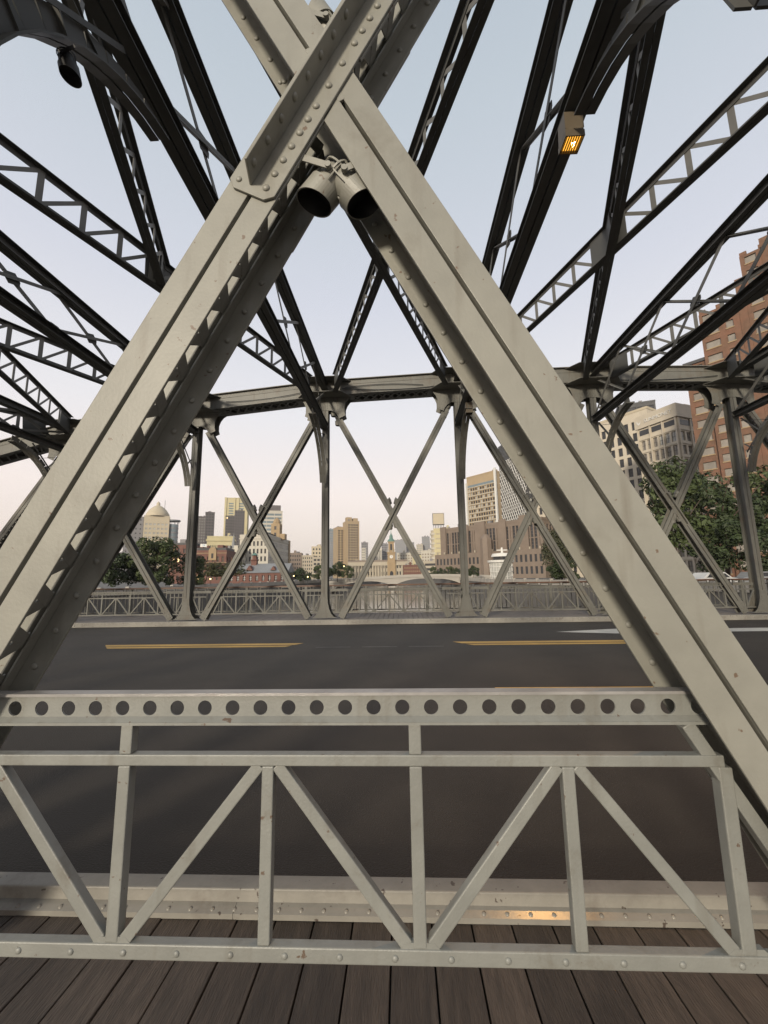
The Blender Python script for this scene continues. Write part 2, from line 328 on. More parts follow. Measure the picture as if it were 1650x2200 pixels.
def post(Yc, i, m):
    x, H = JX[i], JH[i]; zt = H-WEB-.02; g = G()
    for s in (-1, 1):
        y = Yc+s*.17
        for q in (-1, 1):
            g.box(x+q*.058-.049, x+q*.058+.049, min(y, y-s*.012), max(y, y-s*.012), .152, zt)
            a = x+q*.0145; g.box(a-.005, a+.005, *sorted((y-s*.012, y-s*.075)), .152, zt)
    g.box(x-.006, x+.006, Yc-.155, Yc+.155, .152, zt)
    o = mkobj('post', g, m, BR)
    # flared foot
    half = [(.118,1.0)]+[(.118+.30*(1-cos(radians(a))), 1.0-.85*sin(radians(a))+.0) for a in (15,30,45,60,75,90)]
    half = [(.112,.85)]+[(.43-.318*cos(radians(a)), .85-.698*sin(radians(a))) for a in (0,18,36,54,72,90)]
    pts = half[1:]+[(-a, b) for a, b in half[1:][::-1]]
    g = G()
    for yy in (Yc-.186, Yc+.174): g.prism(pts, (x, yy, 0), (1,0,0), (0,0,1), (0,1,0), .012)
    for dx in (-.28,-.16,-.06,.06,.16,.28):
        for z in (.2,.3): g.pyr((x+dx*(1 if z < .25 else .7), Yc-.186, z), (0,-1,0), .016, .014)
    for z in (.42,.54,.66,.78):
        for dx in (-.07,.07): g.pyr((x+dx, Yc-.186, z), (0,-1,0), .016, .014)
    mkobj('foot_gusset', g, m, o)
    # head gusset with concave cut-outs
    zb = zt+.0; hg = []
    R = []
    R += [(1.05, zb+.05)]+[(1.08-.40*cos(radians(a))*1.0, zb-.02-.52*sin(radians(a))) for a in (0,)]
    R = [(1.02, zb+.04), (.86, zb-.06), (.76, zb-.2), (.70, zb-.36), (.70, zb-.55), (.735, zb-.68), (.50, zb-.79)]
    R += [(.44, zb-.66), (.34, zb-.55), (.22, zb-.49), (.12, zb-.48)]
    pts = R+[(-a, b) for a, b in R[::-1]]
    g = G()
    for yy in (Yc-.186, Yc+.174): g.prism(pts, (x, yy, 0), (1,0,0), (0,0,1), (0,1,0), .012)
    for q in (-1, 1):
        for k in range(6):
            for dv in (-.05,.05): g.pyr((x+q*(.30+k*.055+dv), Yc-.186, zb-.1-k*.115+dv*.4), (0,-1,0), .014, .013)
    for k in range(6):
        for dx in (-.08,0,.08): g.pyr((x+dx, Yc-.186, zb-.06-k*.07), (0,-1,0), .014, .013)
    mkobj('head_gusset', g, m, o)
    # horizontal bracing gusset reaching over the road
    s = -1 if Yc > 5 else 1
    pts = [(-1.0,0),(-.62,.52),(.62,.52),(1.0,0)]
    g = G().prism(pts, (x, Yc+s*.26, H-WEB-.045), (1,0,0), (0,s,0), (0,0,1), .014)
    g2 = G().prism(pts, (x, Yc+s*.26, H-.052), (1,0,0), (0,s,0), (0,0,1), .014)
    mkobj('bracing_gusset', g, m, o); mkobj('bracing_gusset', g2, m, o)
    return o
def diagonal(Yc, foot, top, over, m, cross, near=False, leg=False):
    p0 = V((foot[0],0,foot[1])); p1 = V((top[0],0,top[1])); u = (p1-p0).normalized(); L = (p1-p0).length
    v = V((-u.z,0,u.x)) if u.x > 0 else V((u.z,0,-u.x))      # up-pointing side
    if v.z < 0: v = -v
    tc = (V((cross[0],0,cross[1]))-p0).dot(u)
    at = lambda t_, y, vv=0: p0+u*t_+v*vv+V((0,y,0))
    g = G(); segs = [(0, tc-.125), (tc+.125, L)] if over else [(0, L)]
    for s in (-1, 1):
        y = Yc+(-.10 if s < 0 else .16)
        for a, c in segs:
            for q in (-1, 1):
                g.beam(at(a,y-s*.006), at(c,y-s*.006), v, .098, .012, ow=q*.058)
                g.beam(at(a,y), at(c,y), (0,1,0), .042, .009, ow=-s*(.012+.021), ot=(q*.0135))
        if not over:      # filler where the other member passes, and both ends
            g.beam(at(tc-.155,y-s*.0045), at(tc+.155,y-s*.0045), v, .03, .012)
        g.beam(at(-.02,y-s*.0045), at(.42,y-s*.0045), v, .03, .012); g.beam(at(L-.4,y-s*.0045), at(L,y-s*.0045), v, .03, .012)
    if not over: g.beam(at(0,Yc+.03), at(L,Yc+.03), (0,1,0), .21, .008)
    o = mkobj('diagonal', g, m, BR, bevel=.0025 if near else 0)
    gj = G()
    if over:
        k = 0; t_ = .3; st = .088
        while t_ < L-.4:
            if abs(t_+st/2-tc) > .16:
                a, c = (-.055, .122) if k % 2 == 0 else (.122, -.055)
                h = G() if near else gj
                h.beam(at(t_-.012, Yc+a), at(t_+st+.012, Yc+c), (u+V((0,.0001,0))).cross(v), .05, .007, ot=.001*(k % 2))
                if near: mkobj('lacing_bar', h, m, o)
            t_ += st; k += 1
        if not near: mkobj('lacing', gj, m, o, kind='stuff')
        # splice angle over the crossing
        y = Yc-.113; hl = .64
        h = G(); pl = [(-hl,.07),(-hl+.03,.103),(hl-.03,.103),(hl,.07),(hl,-.07),(hl-.03,-.103),(-hl+.03,-.103),(-hl,-.07)]
        h.prism(pl, at(tc,y), u, v, (0,1,0), .012)
        h.prism(pl, at(tc,Yc+.161), u, v, (0,1,0), .012)
        h.prism([(-hl+.035,.0),(-hl+.06,-.088),(hl-.06,-.088),(hl-.035,.0)], at(tc,y,.004), u, (0,1,0), v, .011)
        sp = mkobj('splice_angle', h, m, o, bevel=.003 if near else 0)
        if near:
            for k in range(11): rivet(sp, at(tc-.55+k*.11, y-.05, .004), -v, .015, m)
            for k, d in enumerate((-.59,-.52,-.45,-.38,-.31,-.24,-.17,-.06,.06,.17,.24,.31,.38,.45,.52,.59)): rivet(sp, at(tc+d, y, -.055), (0,-1,0), .0155, m)
            for d in (-.60,.60): rivet(sp, at(tc+d, y, .065), (0,-1,0), .013, m)
        else:
            h = G()
            for k in range(16): h.pyr(at(tc-.56+k*.075, y, -.055), (0,-1,0), .015, .014); h.pyr(at(tc-.56+k*.075, y, .06), (0,-1,0), .015, .014)
            mkobj('rivet_row', h, m, sp, kind='stuff')
    if near:
        t_ = .25
        while t_ < L-.3:
            if abs(t_-tc) > .2:
                rivet(o, at(t_, Yc+.148, -.062), (0,-1,0), .0135, m)
            t_ += .155
        for d in (-.42,-.34,-.26,.26,.34,.42):
            if not over: rivet(o, at(tc+d, Yc+.148, -.03), (0,-1,0), .0135, m); rivet(o, at(tc+d, Yc+.148, -.08), (0,-1,0), .0135, m)
    else:
        h = G()
        for k in range(3):
            for q in (-.05,.05): h.pyr(at(.06+k*.12, Yc-.1045, q), (0,-1,0), .015, .014)
        mkobj('rivet_row', h, m, o, kind='stuff')
    return o
CROSS = {}
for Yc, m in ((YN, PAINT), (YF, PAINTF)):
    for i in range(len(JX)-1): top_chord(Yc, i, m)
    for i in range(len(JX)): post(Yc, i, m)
    for i in range(len(JX)-1):
        a, c = JX[i], JX[i+1]
        f1, t1 = (a+.555,.152), (c-.36, JH[i+1]-WEB-.68)     # rising to the right
        f2, t2 = (c-.555,.152), (a+.42, JH[i]-WEB-.68)       # falling to the right
        k1 = (t1[0]-f1[0])/(t1[1]-f1[1]); k2 = (t2[0]-f2[0])/(t2[1]-f2[1]); z = .152+(f2[0]-f1[0])/(k1-k2); cx = f1[0]+k1*(z-.152)
        CROSS[(round(Yc), i)] = (cx, z)
        near = Yc < 5
        rise_over = (a+c)/2 < 4
        nr = near and i == 3
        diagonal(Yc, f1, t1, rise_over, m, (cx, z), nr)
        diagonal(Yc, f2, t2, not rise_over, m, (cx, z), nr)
    for s, i in ((-1, 0), (1, len(JX)-1)):                    # inclined end posts
        g = G(); x, H = JX[i], JH[i]
        for q in (-.28,.28): g.beam((x+s*4.6, Yc+q, .15), (x, Yc+q, H-.25), (1,0,1), .45, .02)
        g.beam((x+s*4.75, Yc, .3), (x-s*.15, Yc, H-.02), (0,1,0), .66, .02)
        mkobj('end_post', g, m, BR)
    mkobj('bottom_chord', G().box(X0+5, X1-9, Yc-.3, Yc+.3, -1.2, -.52), m, BR)

# sway frames across the road
def strut(g, x, y0, y1, z0, z1, wd=.2, gap=.02):
    for q in (-1, 1):
        a = q*(gap/2+(wd-gap)/4); h = (wd-gap)/4
        g.box(x+a-h, x+a+h, y0, y1, z0, z0+.012); g.box(x+a-h, x+a+h, y0, y1, z1-.012, z1)
        b_ = q*(gap/2+.006); g.box(x+b_-.005, x+b_+.005, y0, y1, z0+.0121, z1-.0121)
for i, x in enumerate(JX):
    H = JH[i]; zb = min(6.68, H-1.1); y0, y1 = YN+.19, YF-.19
    if i in (0, 9): zb = H-1.0
    g = G(); strut(g, x, y0, y1, zb, zb+.17, .27)
    fr = mkobj('sway_frame', g, SHADEP, BR)
    g = G(); strut(g, x, y0, y1, H-.33, H-.12, .24); mkobj('top_strut', g, SHADEP, fr)
    n = 6; za, zt = zb+.15, H-.33
    for k in range(n):
        a = y0+(y1-y0)*k/n; c = y0+(y1-y0)*(k+1)/n
        h = G(); h.beam((x+.02,a,za),(x+.02,c,zt),(1,0,0),.085,.010); h.beam((x+.055,a,za),(x+.055,c,zt),(0,0,1),.07,.009); mkobj('web_bar', h, LITLACEP, fr)
        h = G(); h.beam((x-.02,a,zt),(x-.02,c,za),(0,0,1),.095,.010); mkobj('web_bar', h, LITLACEP, fr)
        cy, cz = (a+c)/2, (za+zt)/2
        h = G(); h.prism([(-.17,-.03),(-.05,-.14),(.17,-.05),(.17,.03),(.05,.14),(-.17,.05)], (x-.006,cy,cz), (0,1,0), (0,0,1), (1,0,0), .012); mkobj('web_gusset', h, SHADEP, fr)
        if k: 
            h = G(); h.prism([(-.24,0),(-.1,.13),(.1,.13),(.24,0)], (x-.008,a,za), (0,1,0), (0,0,1), (1,0,0), .015); mkobj('web_gusset', h, SHADEP, fr)
    # curved knee brackets at both ends
    for s, yp in ((1, YN+.19), (-1, YF-.19)):
        R = 2.22; h = G(); cy, cz = yp+s*(R+.24), zb-.24-R
        pts = [(cy-s*R*cos(radians(a)), cz+R*sin(radians(a))) for a in range(12, 83, 7)]
        
        for (ya, za_), (yb_, zb_) in zip(pts, pts[1:]):
            for q in (-1, 1): h.beam((x+q*.062,ya,za_),(x+q*.062,yb_,zb_),(1,0,0),.10,.016)
            h.beam((x,ya,za_),(x,yb_,zb_),(1,0,0),.014,.20, ot=.105*(-s))
        kb = mkobj('knee_bracket', h, SHADEP if s > 0 else PAINTF, fr)
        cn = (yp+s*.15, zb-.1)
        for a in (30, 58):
            hh = G(); e = (cy-s*R*cos(radians(a)), cz+R*sin(radians(a))); hh.beam((x,cn[0],cn[1]-(.9 if a == 30 else .1)),(x,e[0],e[1]),(1,0,0),.06,.012); mkobj('bracket_bar', hh, SHADEP, fr)
        hh = G(); e = (cy-s*R*cos(radians(45)), cz+R*sin(radians(45))); hh.beam((x+.02,cn[0],cn[1]),(x+.02,e[0],e[1]),(1,0,0),.07,.02); hh.beam((x+.05,cn[0]+s*1.3,cn[1]),(x+.05,cn[0],cn[1]-1.2),(0,0,1),.05,.012); mkobj('bracket_bar', hh, SHADEP, fr)
# laced laterals in the top plane
def lateral(pa, pb, H0, H1):
    a = V((pa[0], pa[1], H0)); c = V((pb[0], pb[1], H1)); u = (c-a).normalized(); L = (c-a).length
    sd_ = V((0,0,1)).cross(u).normalized(); g = G()
    at = lambda t_, dz: a+u*t_+V((0,0,dz))
    for dz, s in ((-.60, 1), (.06, -1)):
        for q in (-1, 1): g.beam(at(.25,dz), at(L-.25,dz), sd_, .085, .012, ow=q*.048)
        g.beam(at(.25,dz+s*.055), at(L-.25,dz+s*.055), (0,0,1), .10, .010)
    o = mkobj('lateral_brace', g, SHADEP, BR)
    n = int((L-2.2)/.66); h = G()
    for k in range(n+1):
        t_ = 1.1+k*(L-2.2)/n
        h.beam(at(t_,-.58), at(t_,.04), u, .10, .010, ot=.012)
        if k < n: h.beam(at(t_,.04), at(t_+(L-2.2)/n,-.58), u, .065, .009, ot=-.012)
    if True:
        mkobj('lacing', h, LITLACEP, o, kind='stuff')
    for t0, t1 in ((.25,.95),(L-.95,L-.25),(L/2-.45,L/2+.45)): mkobj('end_plate', G().beam(at(t0,-.27), at(t1,-.27), (0,0,1), .65, .014, ot=.02), SHADEP, o)
for i in range(len(JX)-1):
    a, c = JX[i], JX[i+1]
    lateral((a+.35, YF-.45), (c-.35, YN+.45), JH[i]-.02, JH[i+1]-.02)
    lateral((c-.35, YF-.45), (a+.35, YN+.45), JH[i+1]-.035, JH[i]-.035)

# ------------------------------------------------------------------ guard railings between the diagonals
def holed_plate(g, x0, n, pitch, z0, z1, y, t_, r, seg):
    zc = (z0+z1)/2
    for k in range(n):
        a = x0+k*pitch; c = a+pitch; cx = (a+c)/2
        sq = []; ci = []
        for j in range(seg):
            th = 2*pi*(j+.5)/seg; dx, dz = cos(th), sin(th)
            s = min((pitch/2)/max(abs(dx),1e-6), ((z1-z0)/2)/max(abs(dz),1e-6))
            sq.append((cx+dx*s, zc+dz*s)); ci.append((cx+dx*r, zc+dz*r))
        # add corners by snapping the nearest boundary vertices
        for X_, Z_ in ((a,z0),(c,z0),(c,z1),(a,z1)):
            j = min(range(seg), key=lambda q: (sq[q][0]-X_)**2+(sq[q][1]-Z_)**2); sq[j] = (X_, Z_)
        vs = [(p[0], y, p[1]) for p in sq]+[(p[0], y, p[1]) for p in ci]+[(p[0], y+t_, p[1]) for p in sq]+[(p[0], y+t_, p[1]) for p in ci]
        fs = []
        for j in range(seg):
            q = (j+1) % seg
            fs += [(j, q, seg+q, seg+j), (2*seg+q, 2*seg+j, 3*seg+j, 3*seg+q), (seg+j, seg+q, 3*seg+q, 3*seg+j)]
        g.add(vs, fs)
def guard(Yc, xa, label, near):
    """xa: x of the post left of the panel"""
    root = empty('guard_railing', (xa, Yc, 0), 0, label, 'railing', 'guard railings between the truss diagonals')
    m = PAINT2 if near else PAINTF; bv = .004 if near else 0; yf = -.014
    seg = 28 if near else 12; g = G(); p = .0987
    n = 26; xb = 2.576-n*p/2*1.0-.19+.0
    xb = 1.166-.0 if False else 2.5677-.165-.05 -13*p+.02
    holed_plate(g, xb, n, p, 1.012, 1.096, yf+.012, .006, .0246, seg)
    x0, x1 = 1.06, 3.70
    mkobj('top_flange', G().box(x0, x1, yf-.004, yf+.046, 1.0965, 1.106), WORN if near else PAINTF, root); g.box(x0, x1, yf-.008, yf+.030, 1.0025, 1.0115)
    g.add([(x0,yf-.006,1.0116),(x1,yf-.006,1.0116),(x1,yf+.0118,1.0265),(x0,yf+.0118,1.0265),(x0,yf+.0118,1.0116),(x1,yf+.0118,1.0116)], [(0,1,2,3),(0,4,5,1),(0,3,4),(1,5,2)])
    if xb > x0: g.box(x0, xb-.0005, yf+.012, yf+.018, 1.0118, 1.0962)
    if xb+n*p < x1: g.box(xb+n*p+.0005, x1, yf+.012, yf+.018, 1.0118, 1.0962)
    if near: g.box(xb+n*p-.006, xb+n*p+.05, yf+.008, yf+.0118, 1.028, 1.0955)
    mkobj('top_beam', g, m, root)
    mkobj('top_rail', G().box(1.0, 3.66, yf, yf+.038, .870, .906), m, root, bevel=bv)
    mkobj('bottom_rail', G().box(.78, 4.02, yf-.001, yf+.034, .295, .340), m, root, bevel=bv)
    ups = (1.16,1.66,2.16,2.66,3.16,3.66)
    for k, x in enumerate(ups):
        tall = k % 2 == 1
        if k == 5: mkobj('upright', G().box(x-.022, x+.022, yf+.0008, yf+.044, .3405, .8695), m, root, bevel=bv)
        elif tall: mkobj('upright', G().box(x-.021, x+.021, yf+.0008, yf+.042, .3405, .8695).box(x-.021, x+.021, yf+.0008, yf+.040, .9065, 1.002), m, root, bevel=bv)
        else: mkobj('upright', G().box(x-.020, x+.020, yf+.0008, yf+.038, .3405, .8695), m, root, bevel=bv)
    for k in range(-1, 5):
        a = 1.16+k*.5; c = a+.5
        lo_first = k % 2 != 0      # tall uprights collect the braces at the bottom
        if k == -1: a, c = a+.18, c
        q0, q1 = ((a+.04,.345),(c-.03,.872)) if lo_first else ((a+.03,.872),(c-.04,.345))
        mkobj('brace', G().beam((q0[0],yf+.0205,q0[1]),(q1[0],yf+.0205,q1[1]),(0,1,0),.034,.040), m, root, bevel=bv)
        xm = c if not lo_first else a
    for x in (1.66,2.66,3.66): mkobj('gusset', G().prism([(-.062,.3402),(.062,.3402),(.045,.357),(-.045,.357)], (x,yf+.003,0),(1,0,0),(0,0,1),(0,1,0),.02), m, root)
    # raked ends beside the diagonals
    mkobj('raked_bar', G().beam((3.56,yf+.0255,1.0),(3.95,yf+.0255,.342),(0,1,0),.044,.043), m, root, bevel=bv)
    mkobj('raked_bar', G().beam((1.14,yf+.0255,1.0),(.80,yf+.0255,.342),(0,1,0),.044,.043), m, root, bevel=bv)
    if near:
        for k in range(18): rivet(root, (.80+k*.175+.03, yf-.001, .3165), (0,-1,0), .0105, m)
    else:
        for s, xs in ((1, (.40,)), (-1, (4.32,))):
            xp = 0.14 if s > 0 else 4.58; xd = .62 if s > 0 else 4.1
            mkobj('side_rail', G().box(min(xp,xd), max(xp,xd), yf, yf+.038, .87, .906), m, root)
            mkobj('side_rail', G().box(min(xp,xd), max(xp,xd), yf, yf+.038, .295, .34), m, root)
            mkobj('side_rail', G().box(min(xp,xd+.15*s), max(xp,xd+.15*s), yf, yf+.04, 1.012, 1.10), m, root)
            mkobj('upright', G().box(xs[0]-.02, xs[0]+.02, yf+.001, yf+.037, .341, .869), m, root)
            mkobj('brace', G().beam((xs[0],yf+.02,.35),(xp,yf+.02,.865),(0,1,0),.034,.038), m, root)
    return root
guard(YN-.0, JX[3], 'grey steel guard railing with a row of round holes, closest to the camera', True)
FG = {1: 'pierced guard railing across the road, second panel left of the central one', 2: 'pierced guard railing across the road, first panel left of the central one',
      3: 'pierced guard railing across the road in the central panel under the clock tower', 4: 'pierced guard railing across the road, first panel right of the central one', 5: 'pierced guard railing across the road, far right panel below the trees'}
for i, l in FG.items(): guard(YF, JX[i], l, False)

# ------------------------------------------------------------------ outer railing on the far footpath
OR = empty('outer_railing', (0, 16.3, 0), 0, 'baluster railing with brown handrail along the far footpath above the river', 'railing')
mkobj('handrail', G().box(X0, X1, -.05, .05, 1.135, 1.185), WOODRAIL, OR)
mkobj('upper_rail', G().box(X0, X1, -.025, .025, .965, 1.005), PAINTF, OR)
mkobj('lower_rail', G().box(X0, X1, -.025, .025, .20, .245), PAINTF, OR)
bm_ = G().box(-.016,.016,-.012,.012,.246,.964).mesh('baluster'); bm_.materials.append(PAINTF)
for k in range(-115, 135): mkobj('baluster', bm_, None, OR, (k*.165, 0, 0))
lp = G(); 
for (a, c) in ((-.17,.17),): lp.box(-.17,-.145,-.015,.015,1.006,1.134); lp.box(.145,.17,-.015,.015,1.006,1.134); lp.box(-.1445,.1445,-.013,.013,1.105,1.134)
lpm = lp.mesh('handrail_bracket'); lpm.materials.append(PAINTF)
for k in range(-45, 55): mkobj('handrail_bracket', lpm, None, OR, (k*.42, 0, 0))
pm = G().box(-.05,.05,-.05,.05,.10,1.134).mesh('rail_post'); pm.materials.append(PAINTF)
for i in range(len(JX)): mkobj('rail_post', pm, None, OR, (JX[i]+1.2, 0, 0)); mkobj('rail_post', pm, None, OR, (JX[i]+3.56, 0, 0))

# ------------------------------------------------------------------ lamps on the steelwork
def spotlight(pos, axis, s, label, m, cage=True, group=None):
    """round floodlight, hood opening along axis"""
    u = V(axis).normalized(); r = empty('spotlight', pos, 0, label, 'spotlight', group)
    mkobj('lamp_body', G().lathe([(.0001,-.115*s),(.03*s,-.113*s),(.052*s,-.098*s),(.060*s,-.06*s),(.062*s,0)], (0,0,0), u, 24), m, r, smooth=True)
    # scooped hood
    a = u.orthogonal().normalized(); dn = V((0,0,-1)); dn = (dn-u*dn.dot(u)); dn = dn.normalized() if dn.length > .01 else a
    b_ = u.cross(dn); g = G(); n = 44; vs = []
    for ri, (rad, off) in enumerate(((.076,0),(.076,1),(.071,1),(.071,0))):
        for k in range(n):
            th = 2*pi*k/n; ln = (.05+.062*(.5-.5*cos(th)))*off
            vs.append((u*(ln-.012)+ (dn*cos(th)+b_*sin(th))*rad)*s)
    fs = [(q*n+k, q*n+(k+1) % n, ((q+1) % 4)*n+(k+1) % n, ((q+1) % 4)*n+k) for q in range(4) for k in range(n)]
    g.add(vs, fs); mkobj('hood', g, m, r)
    li = G(); li.add([v_*.985 for v_ in (V(p) for p in vs[2*n:4*n])], [(k, n+k, n+(k+1) % n, (k+1) % n) for k in range(n)]); mkobj('hood_lining', li, BLACKM, r, smooth=True)
    mkobj('lens', G().cyl(u*.004*s, u*.010*s, .069*s, n=20), BLACKM, r)
    if cage:
        for q in range(6):
            th = q*pi/3; d = dn*cos(th)+b_*sin(th)
            mkobj('cage_rib', G().beam((d*.066-u*.10)*s, (d*.070+u*.0)*s, u.cross(d), .006*s, .006*s), m, r)
        mkobj('cage_ring', G().lathe([(.064*s,-.103*s),(.070*s,-.103*s),(.070*s,-.095*s),(.064*s,-.095*s),(.064*s,-.103*s)], (0,0,0), u, 20), m, r)
    side = V((0,-1,0)); side = (side-u*side.dot(u)).normalized()
    g = G().beam(side*.075*s-u*.055*s, side*.075*s-u*.055*s+V((-.12 if u.x < 0 else .12, .0, .05))*s, side, .006*s, .028*s)
    mkobj('yoke', g, m, r); mkobj('yoke_bolt', G().cyl(side*.066*s-u*.055*s, side*.086*s-u*.055*s, .013*s, n=10), m, r)
    return r
cx, cz = CROSS[(2, 3)] if (2, 3) in CROSS else CROSS[(round(YN), 3)]
ud = V((-.47,-.10,-.88)); ur = V((.47,-.10,-.88))
spotlight((-.290,1.485,3.10), (-.66,.10,-.74), .96, 'hooded spotlight tilted left just below the near diagonal crossing', PAINT)
spotlight((-.165,1.485,3.08), (.66,.10,-.74), .96, 'hooded spotlight tilted right just below the near diagonal crossing', PAINT)
spotlight((-.315,1.56,4.06), (-.5,.0,.86), 1.0, 'spotlight pointing up left above the near diagonal crossing', PAINT)
spotlight((-.175,1.56,4.10), (.5,.0,.86), 1.0, 'spotlight pointing up right above the near diagonal crossing', PAINT)
nm = {2: 'panel left of centre', 3: 'central panel', 4: 'panel right of centre', 5: 'far right panel'}
for i in (2, 3, 4, 5):
    cx, cz = CROSS[(14, i)]
    for dx, dz, w_ in ((-.1,-.42,'left one below'),(.1,-.36,'right one below'),(-.13,.50,'left one above'),(.13,.50,'right one above')):
        spotlight((cx+dx, YF-.02, cz+dz), (math.copysign(.45,dx),-.05,math.copysign(.85,dz)), 1.15, 'small far spotlight, %s the diagonal crossing of the %s' % (w_, nm[i]), PAINTF, False, 'spotlights on the far truss')
jn = {2: 'far post left of the centre', 3: 'centre left post across the road', 4: 'centre right post across the road'}
for i in (3, 4):
    for dx, dz, w_ in ((.26,-.60,'upper right'),(.42,-.95,'lower right'),(-.30,-.60,'upper left'),(-.46,-.95,'lower left')):
        spotlight((JX[i]+dx, YF-.02, JH[i]-WEB+dz), (math.copysign(.3,dx),-.1,-.9), 1.15, 'small spotlight at the head of the %s, %s' % (jn[i], w_), PAINTF, False, 'spotlights on the far truss')
spotlight((-2.60,2.62,5.60), (.12,.25,-.95), .95, 'black spotlight hanging from the curved bracket at top left', BLACKM)
def boxlamp(pos, label, lit):
    r = empty('box_lamp', pos, 0, label, 'lamp'); r.scale = (.76,.76,.78)
    RUST = mat('lamp_casing', (.085,.066,.042), .5, .2, 6)
    g = G()
    lo, hi, h = .135, .125, .33
    g.hexa([(-lo,-lo,0),(lo,-lo,0),(lo,lo,0),(-lo,lo,0),(-hi,-hi,h),(hi,-hi,h),(hi,hi,h),(-hi,hi,h)]); mkobj('casing', g, RUST, r, bevel=.008)
    for x in (-.136,.124): mkobj('corner_strip', G().box(x, x+.012, -.142, -.1355, .03, .30), RUST, r)
    mkobj('rim', G().box(-.14,.14,-.14,-.125,-.10,.0).box(-.14,.14,.125,.14,-.10,0).box(-.14,-.125,-.1249,.1249,-.10,0).box(.125,.14,-.1249,.1249,-.10,0), RUST, r)
    mkobj('lamp_glass', G().box(-.124,.124,-.124,.124,-.05,-.01), SODIUM if lit else BLACKM, r)
    for k in range(7): mkobj('louvre', G().box(-.105+k*.035-.003,-.105+k*.035+.003,-.124,.124,-.10,-.055), RUST, r)
    mkobj('hanger', G().box(-.05,.05,-.05,.05,.331,.36).box(-.02,.02,-.02,.02,.36,.40), RUST, r)
    if lit:
        ld = bpy.data.lights.new('lamp_light', 'SPOT'); ld.energy = 560; ld.spot_size = radians(96); ld.spot_blend = .7; ld.shadow_soft_size = .03; ld.color = (1,.52,.16)
        lo_ = bpy.data.objects.new('lamp_light', ld); COL.objects.link(lo_); lo_.location = (.0175,0,-.07); lo_.parent = r
    return r
boxlamp((2.03,4.06,6.37), 'glowing amber box lamp hanging under the overhead strut at right', True)
boxlamp((2.12,11.9,6.37), 'unlit box lamp under the far end of the overhead strut', False)
# slack cables on the far top chord
for i, (xa, xb, sag, dz) in enumerate(((-2.0,1.6,.10,-.33),(-1.9,.9,.16,-.30),(-6.2,-3.2,.09,-.36),(7.3,11.0,.08,-.34))):
    pts = []
    for k in range(13):
        q = k/12; x = xa+(xb-xa)*q; pts.append((x, YF-.345, 8.5+dz-.03-sag*4*q*(1-q)*(1 if i != 1 else -.5)-.00*k-(0 if x > -3 else (-3-x)*.1)))
    g = G()
    for p_, q_ in zip(pts, pts[1:]): g.cyl(p_, q_, .012, n=5, caps=False)
    tag(mkobj('cable', g, BLACKM), ('slack dark cable hanging on the far top chord, longest right of the centre left joint', 'thin upper cable crossing the longest one on the far top chord', 'dark cable clipped under the far top chord left of the centre', 'dark cable along the far top chord at right')[i], 'cable', 'cables on the far top chord')
# ------------------------------------------------------------------ buildings
def facade(g, panes, o, ux, W_, H_, cols, rows, wf, hf, zlo=0.0, zhi=None, mx=0.0, depth=.25, widths=None):
    """wall with real window openings; panes collects (centre, ux, n, w, h)"""
    o = V(o); ux = V(ux).normalized(); n = ux.cross(V((0,0,1))); zhi = H_ if zhi is None else zhi
    P_ = lambda x, z, d=0: o+ux*x+V((0,0,z))-n*d
    def quad(x0, x1, z0, z1):
        if x1-x0 > 1e-4 and z1-z0 > 1e-4: g.add([P_(x0,z0),P_(x1,z0),P_(x1,z1),P_(x0,z1)], [(0,1,2,3)])
    quad(0, W_, 0, zlo); quad(0, W_, zhi, H_); quad(0, mx, zlo, zhi); quad(W_-mx, W_, zlo, zhi)
    cw = (W_-2*mx)/cols; rh = (zhi-zlo)/rows
    for i in range(cols):
        a = mx+i*cw; f = wf if widths is None else widths[i % len(widths)]
        xa, xb = a+cw*(1-f)/2, a+cw*(1+f)/2
        quad(a, xa, zlo, zhi); quad(xb, a+cw, zlo, zhi)
        for j in range(rows):
            z = zlo+j*rh; za, zb = z+rh*(1-hf)*.45, z+rh*(1-hf)*.45+rh*hf
            quad(xa, xb, z, za); quad(xa, xb, zb, z+rh)
            d = depth
            g.add([P_(xa,za),P_(xb,za),P_(xb,zb),P_(xa,zb),P_(xa,za,d),P_(xb,za,d),P_(xb,zb,d),P_(xa,zb,d)], [(0,1,5,4),(1,2,6,5),(2,3,7,6),(3,0,4,7)])
            panes.append((P_((xa+xb)/2,(za+zb)/2,d*.92), ux, n, xb-xa, zb-za))
def pane_geo(g, c, ux, n, w, h, fr=True):
    z = V((0,0,1)); q = lambda x, y, d=0: c+ux*x+z*y+n*d
    g.add([q(-w/2,-h/2),q(w/2,-h/2),q(w/2,h/2),q(-w/2,h/2)], [(0,1,2,3)])
def bars_geo(g, c, ux, n, w, h, nx=1, nz=1, t_=.07):
    z = V((0,0,1))
    for i in range(nx):
        x = -w/2+w*(i+1)/(nx+1); g.beam(c+ux*x-z*h/2+n*.03, c+ux*x+z*h/2+n*.03, ux, t_, .05)
    for i in range(nz):
        y = -h/2+h*(i+1)/(nz+1); g.beam(c-ux*w/2+z*y+n*.035, c+ux*w/2+z*y+n*.035, z, t_, .05)
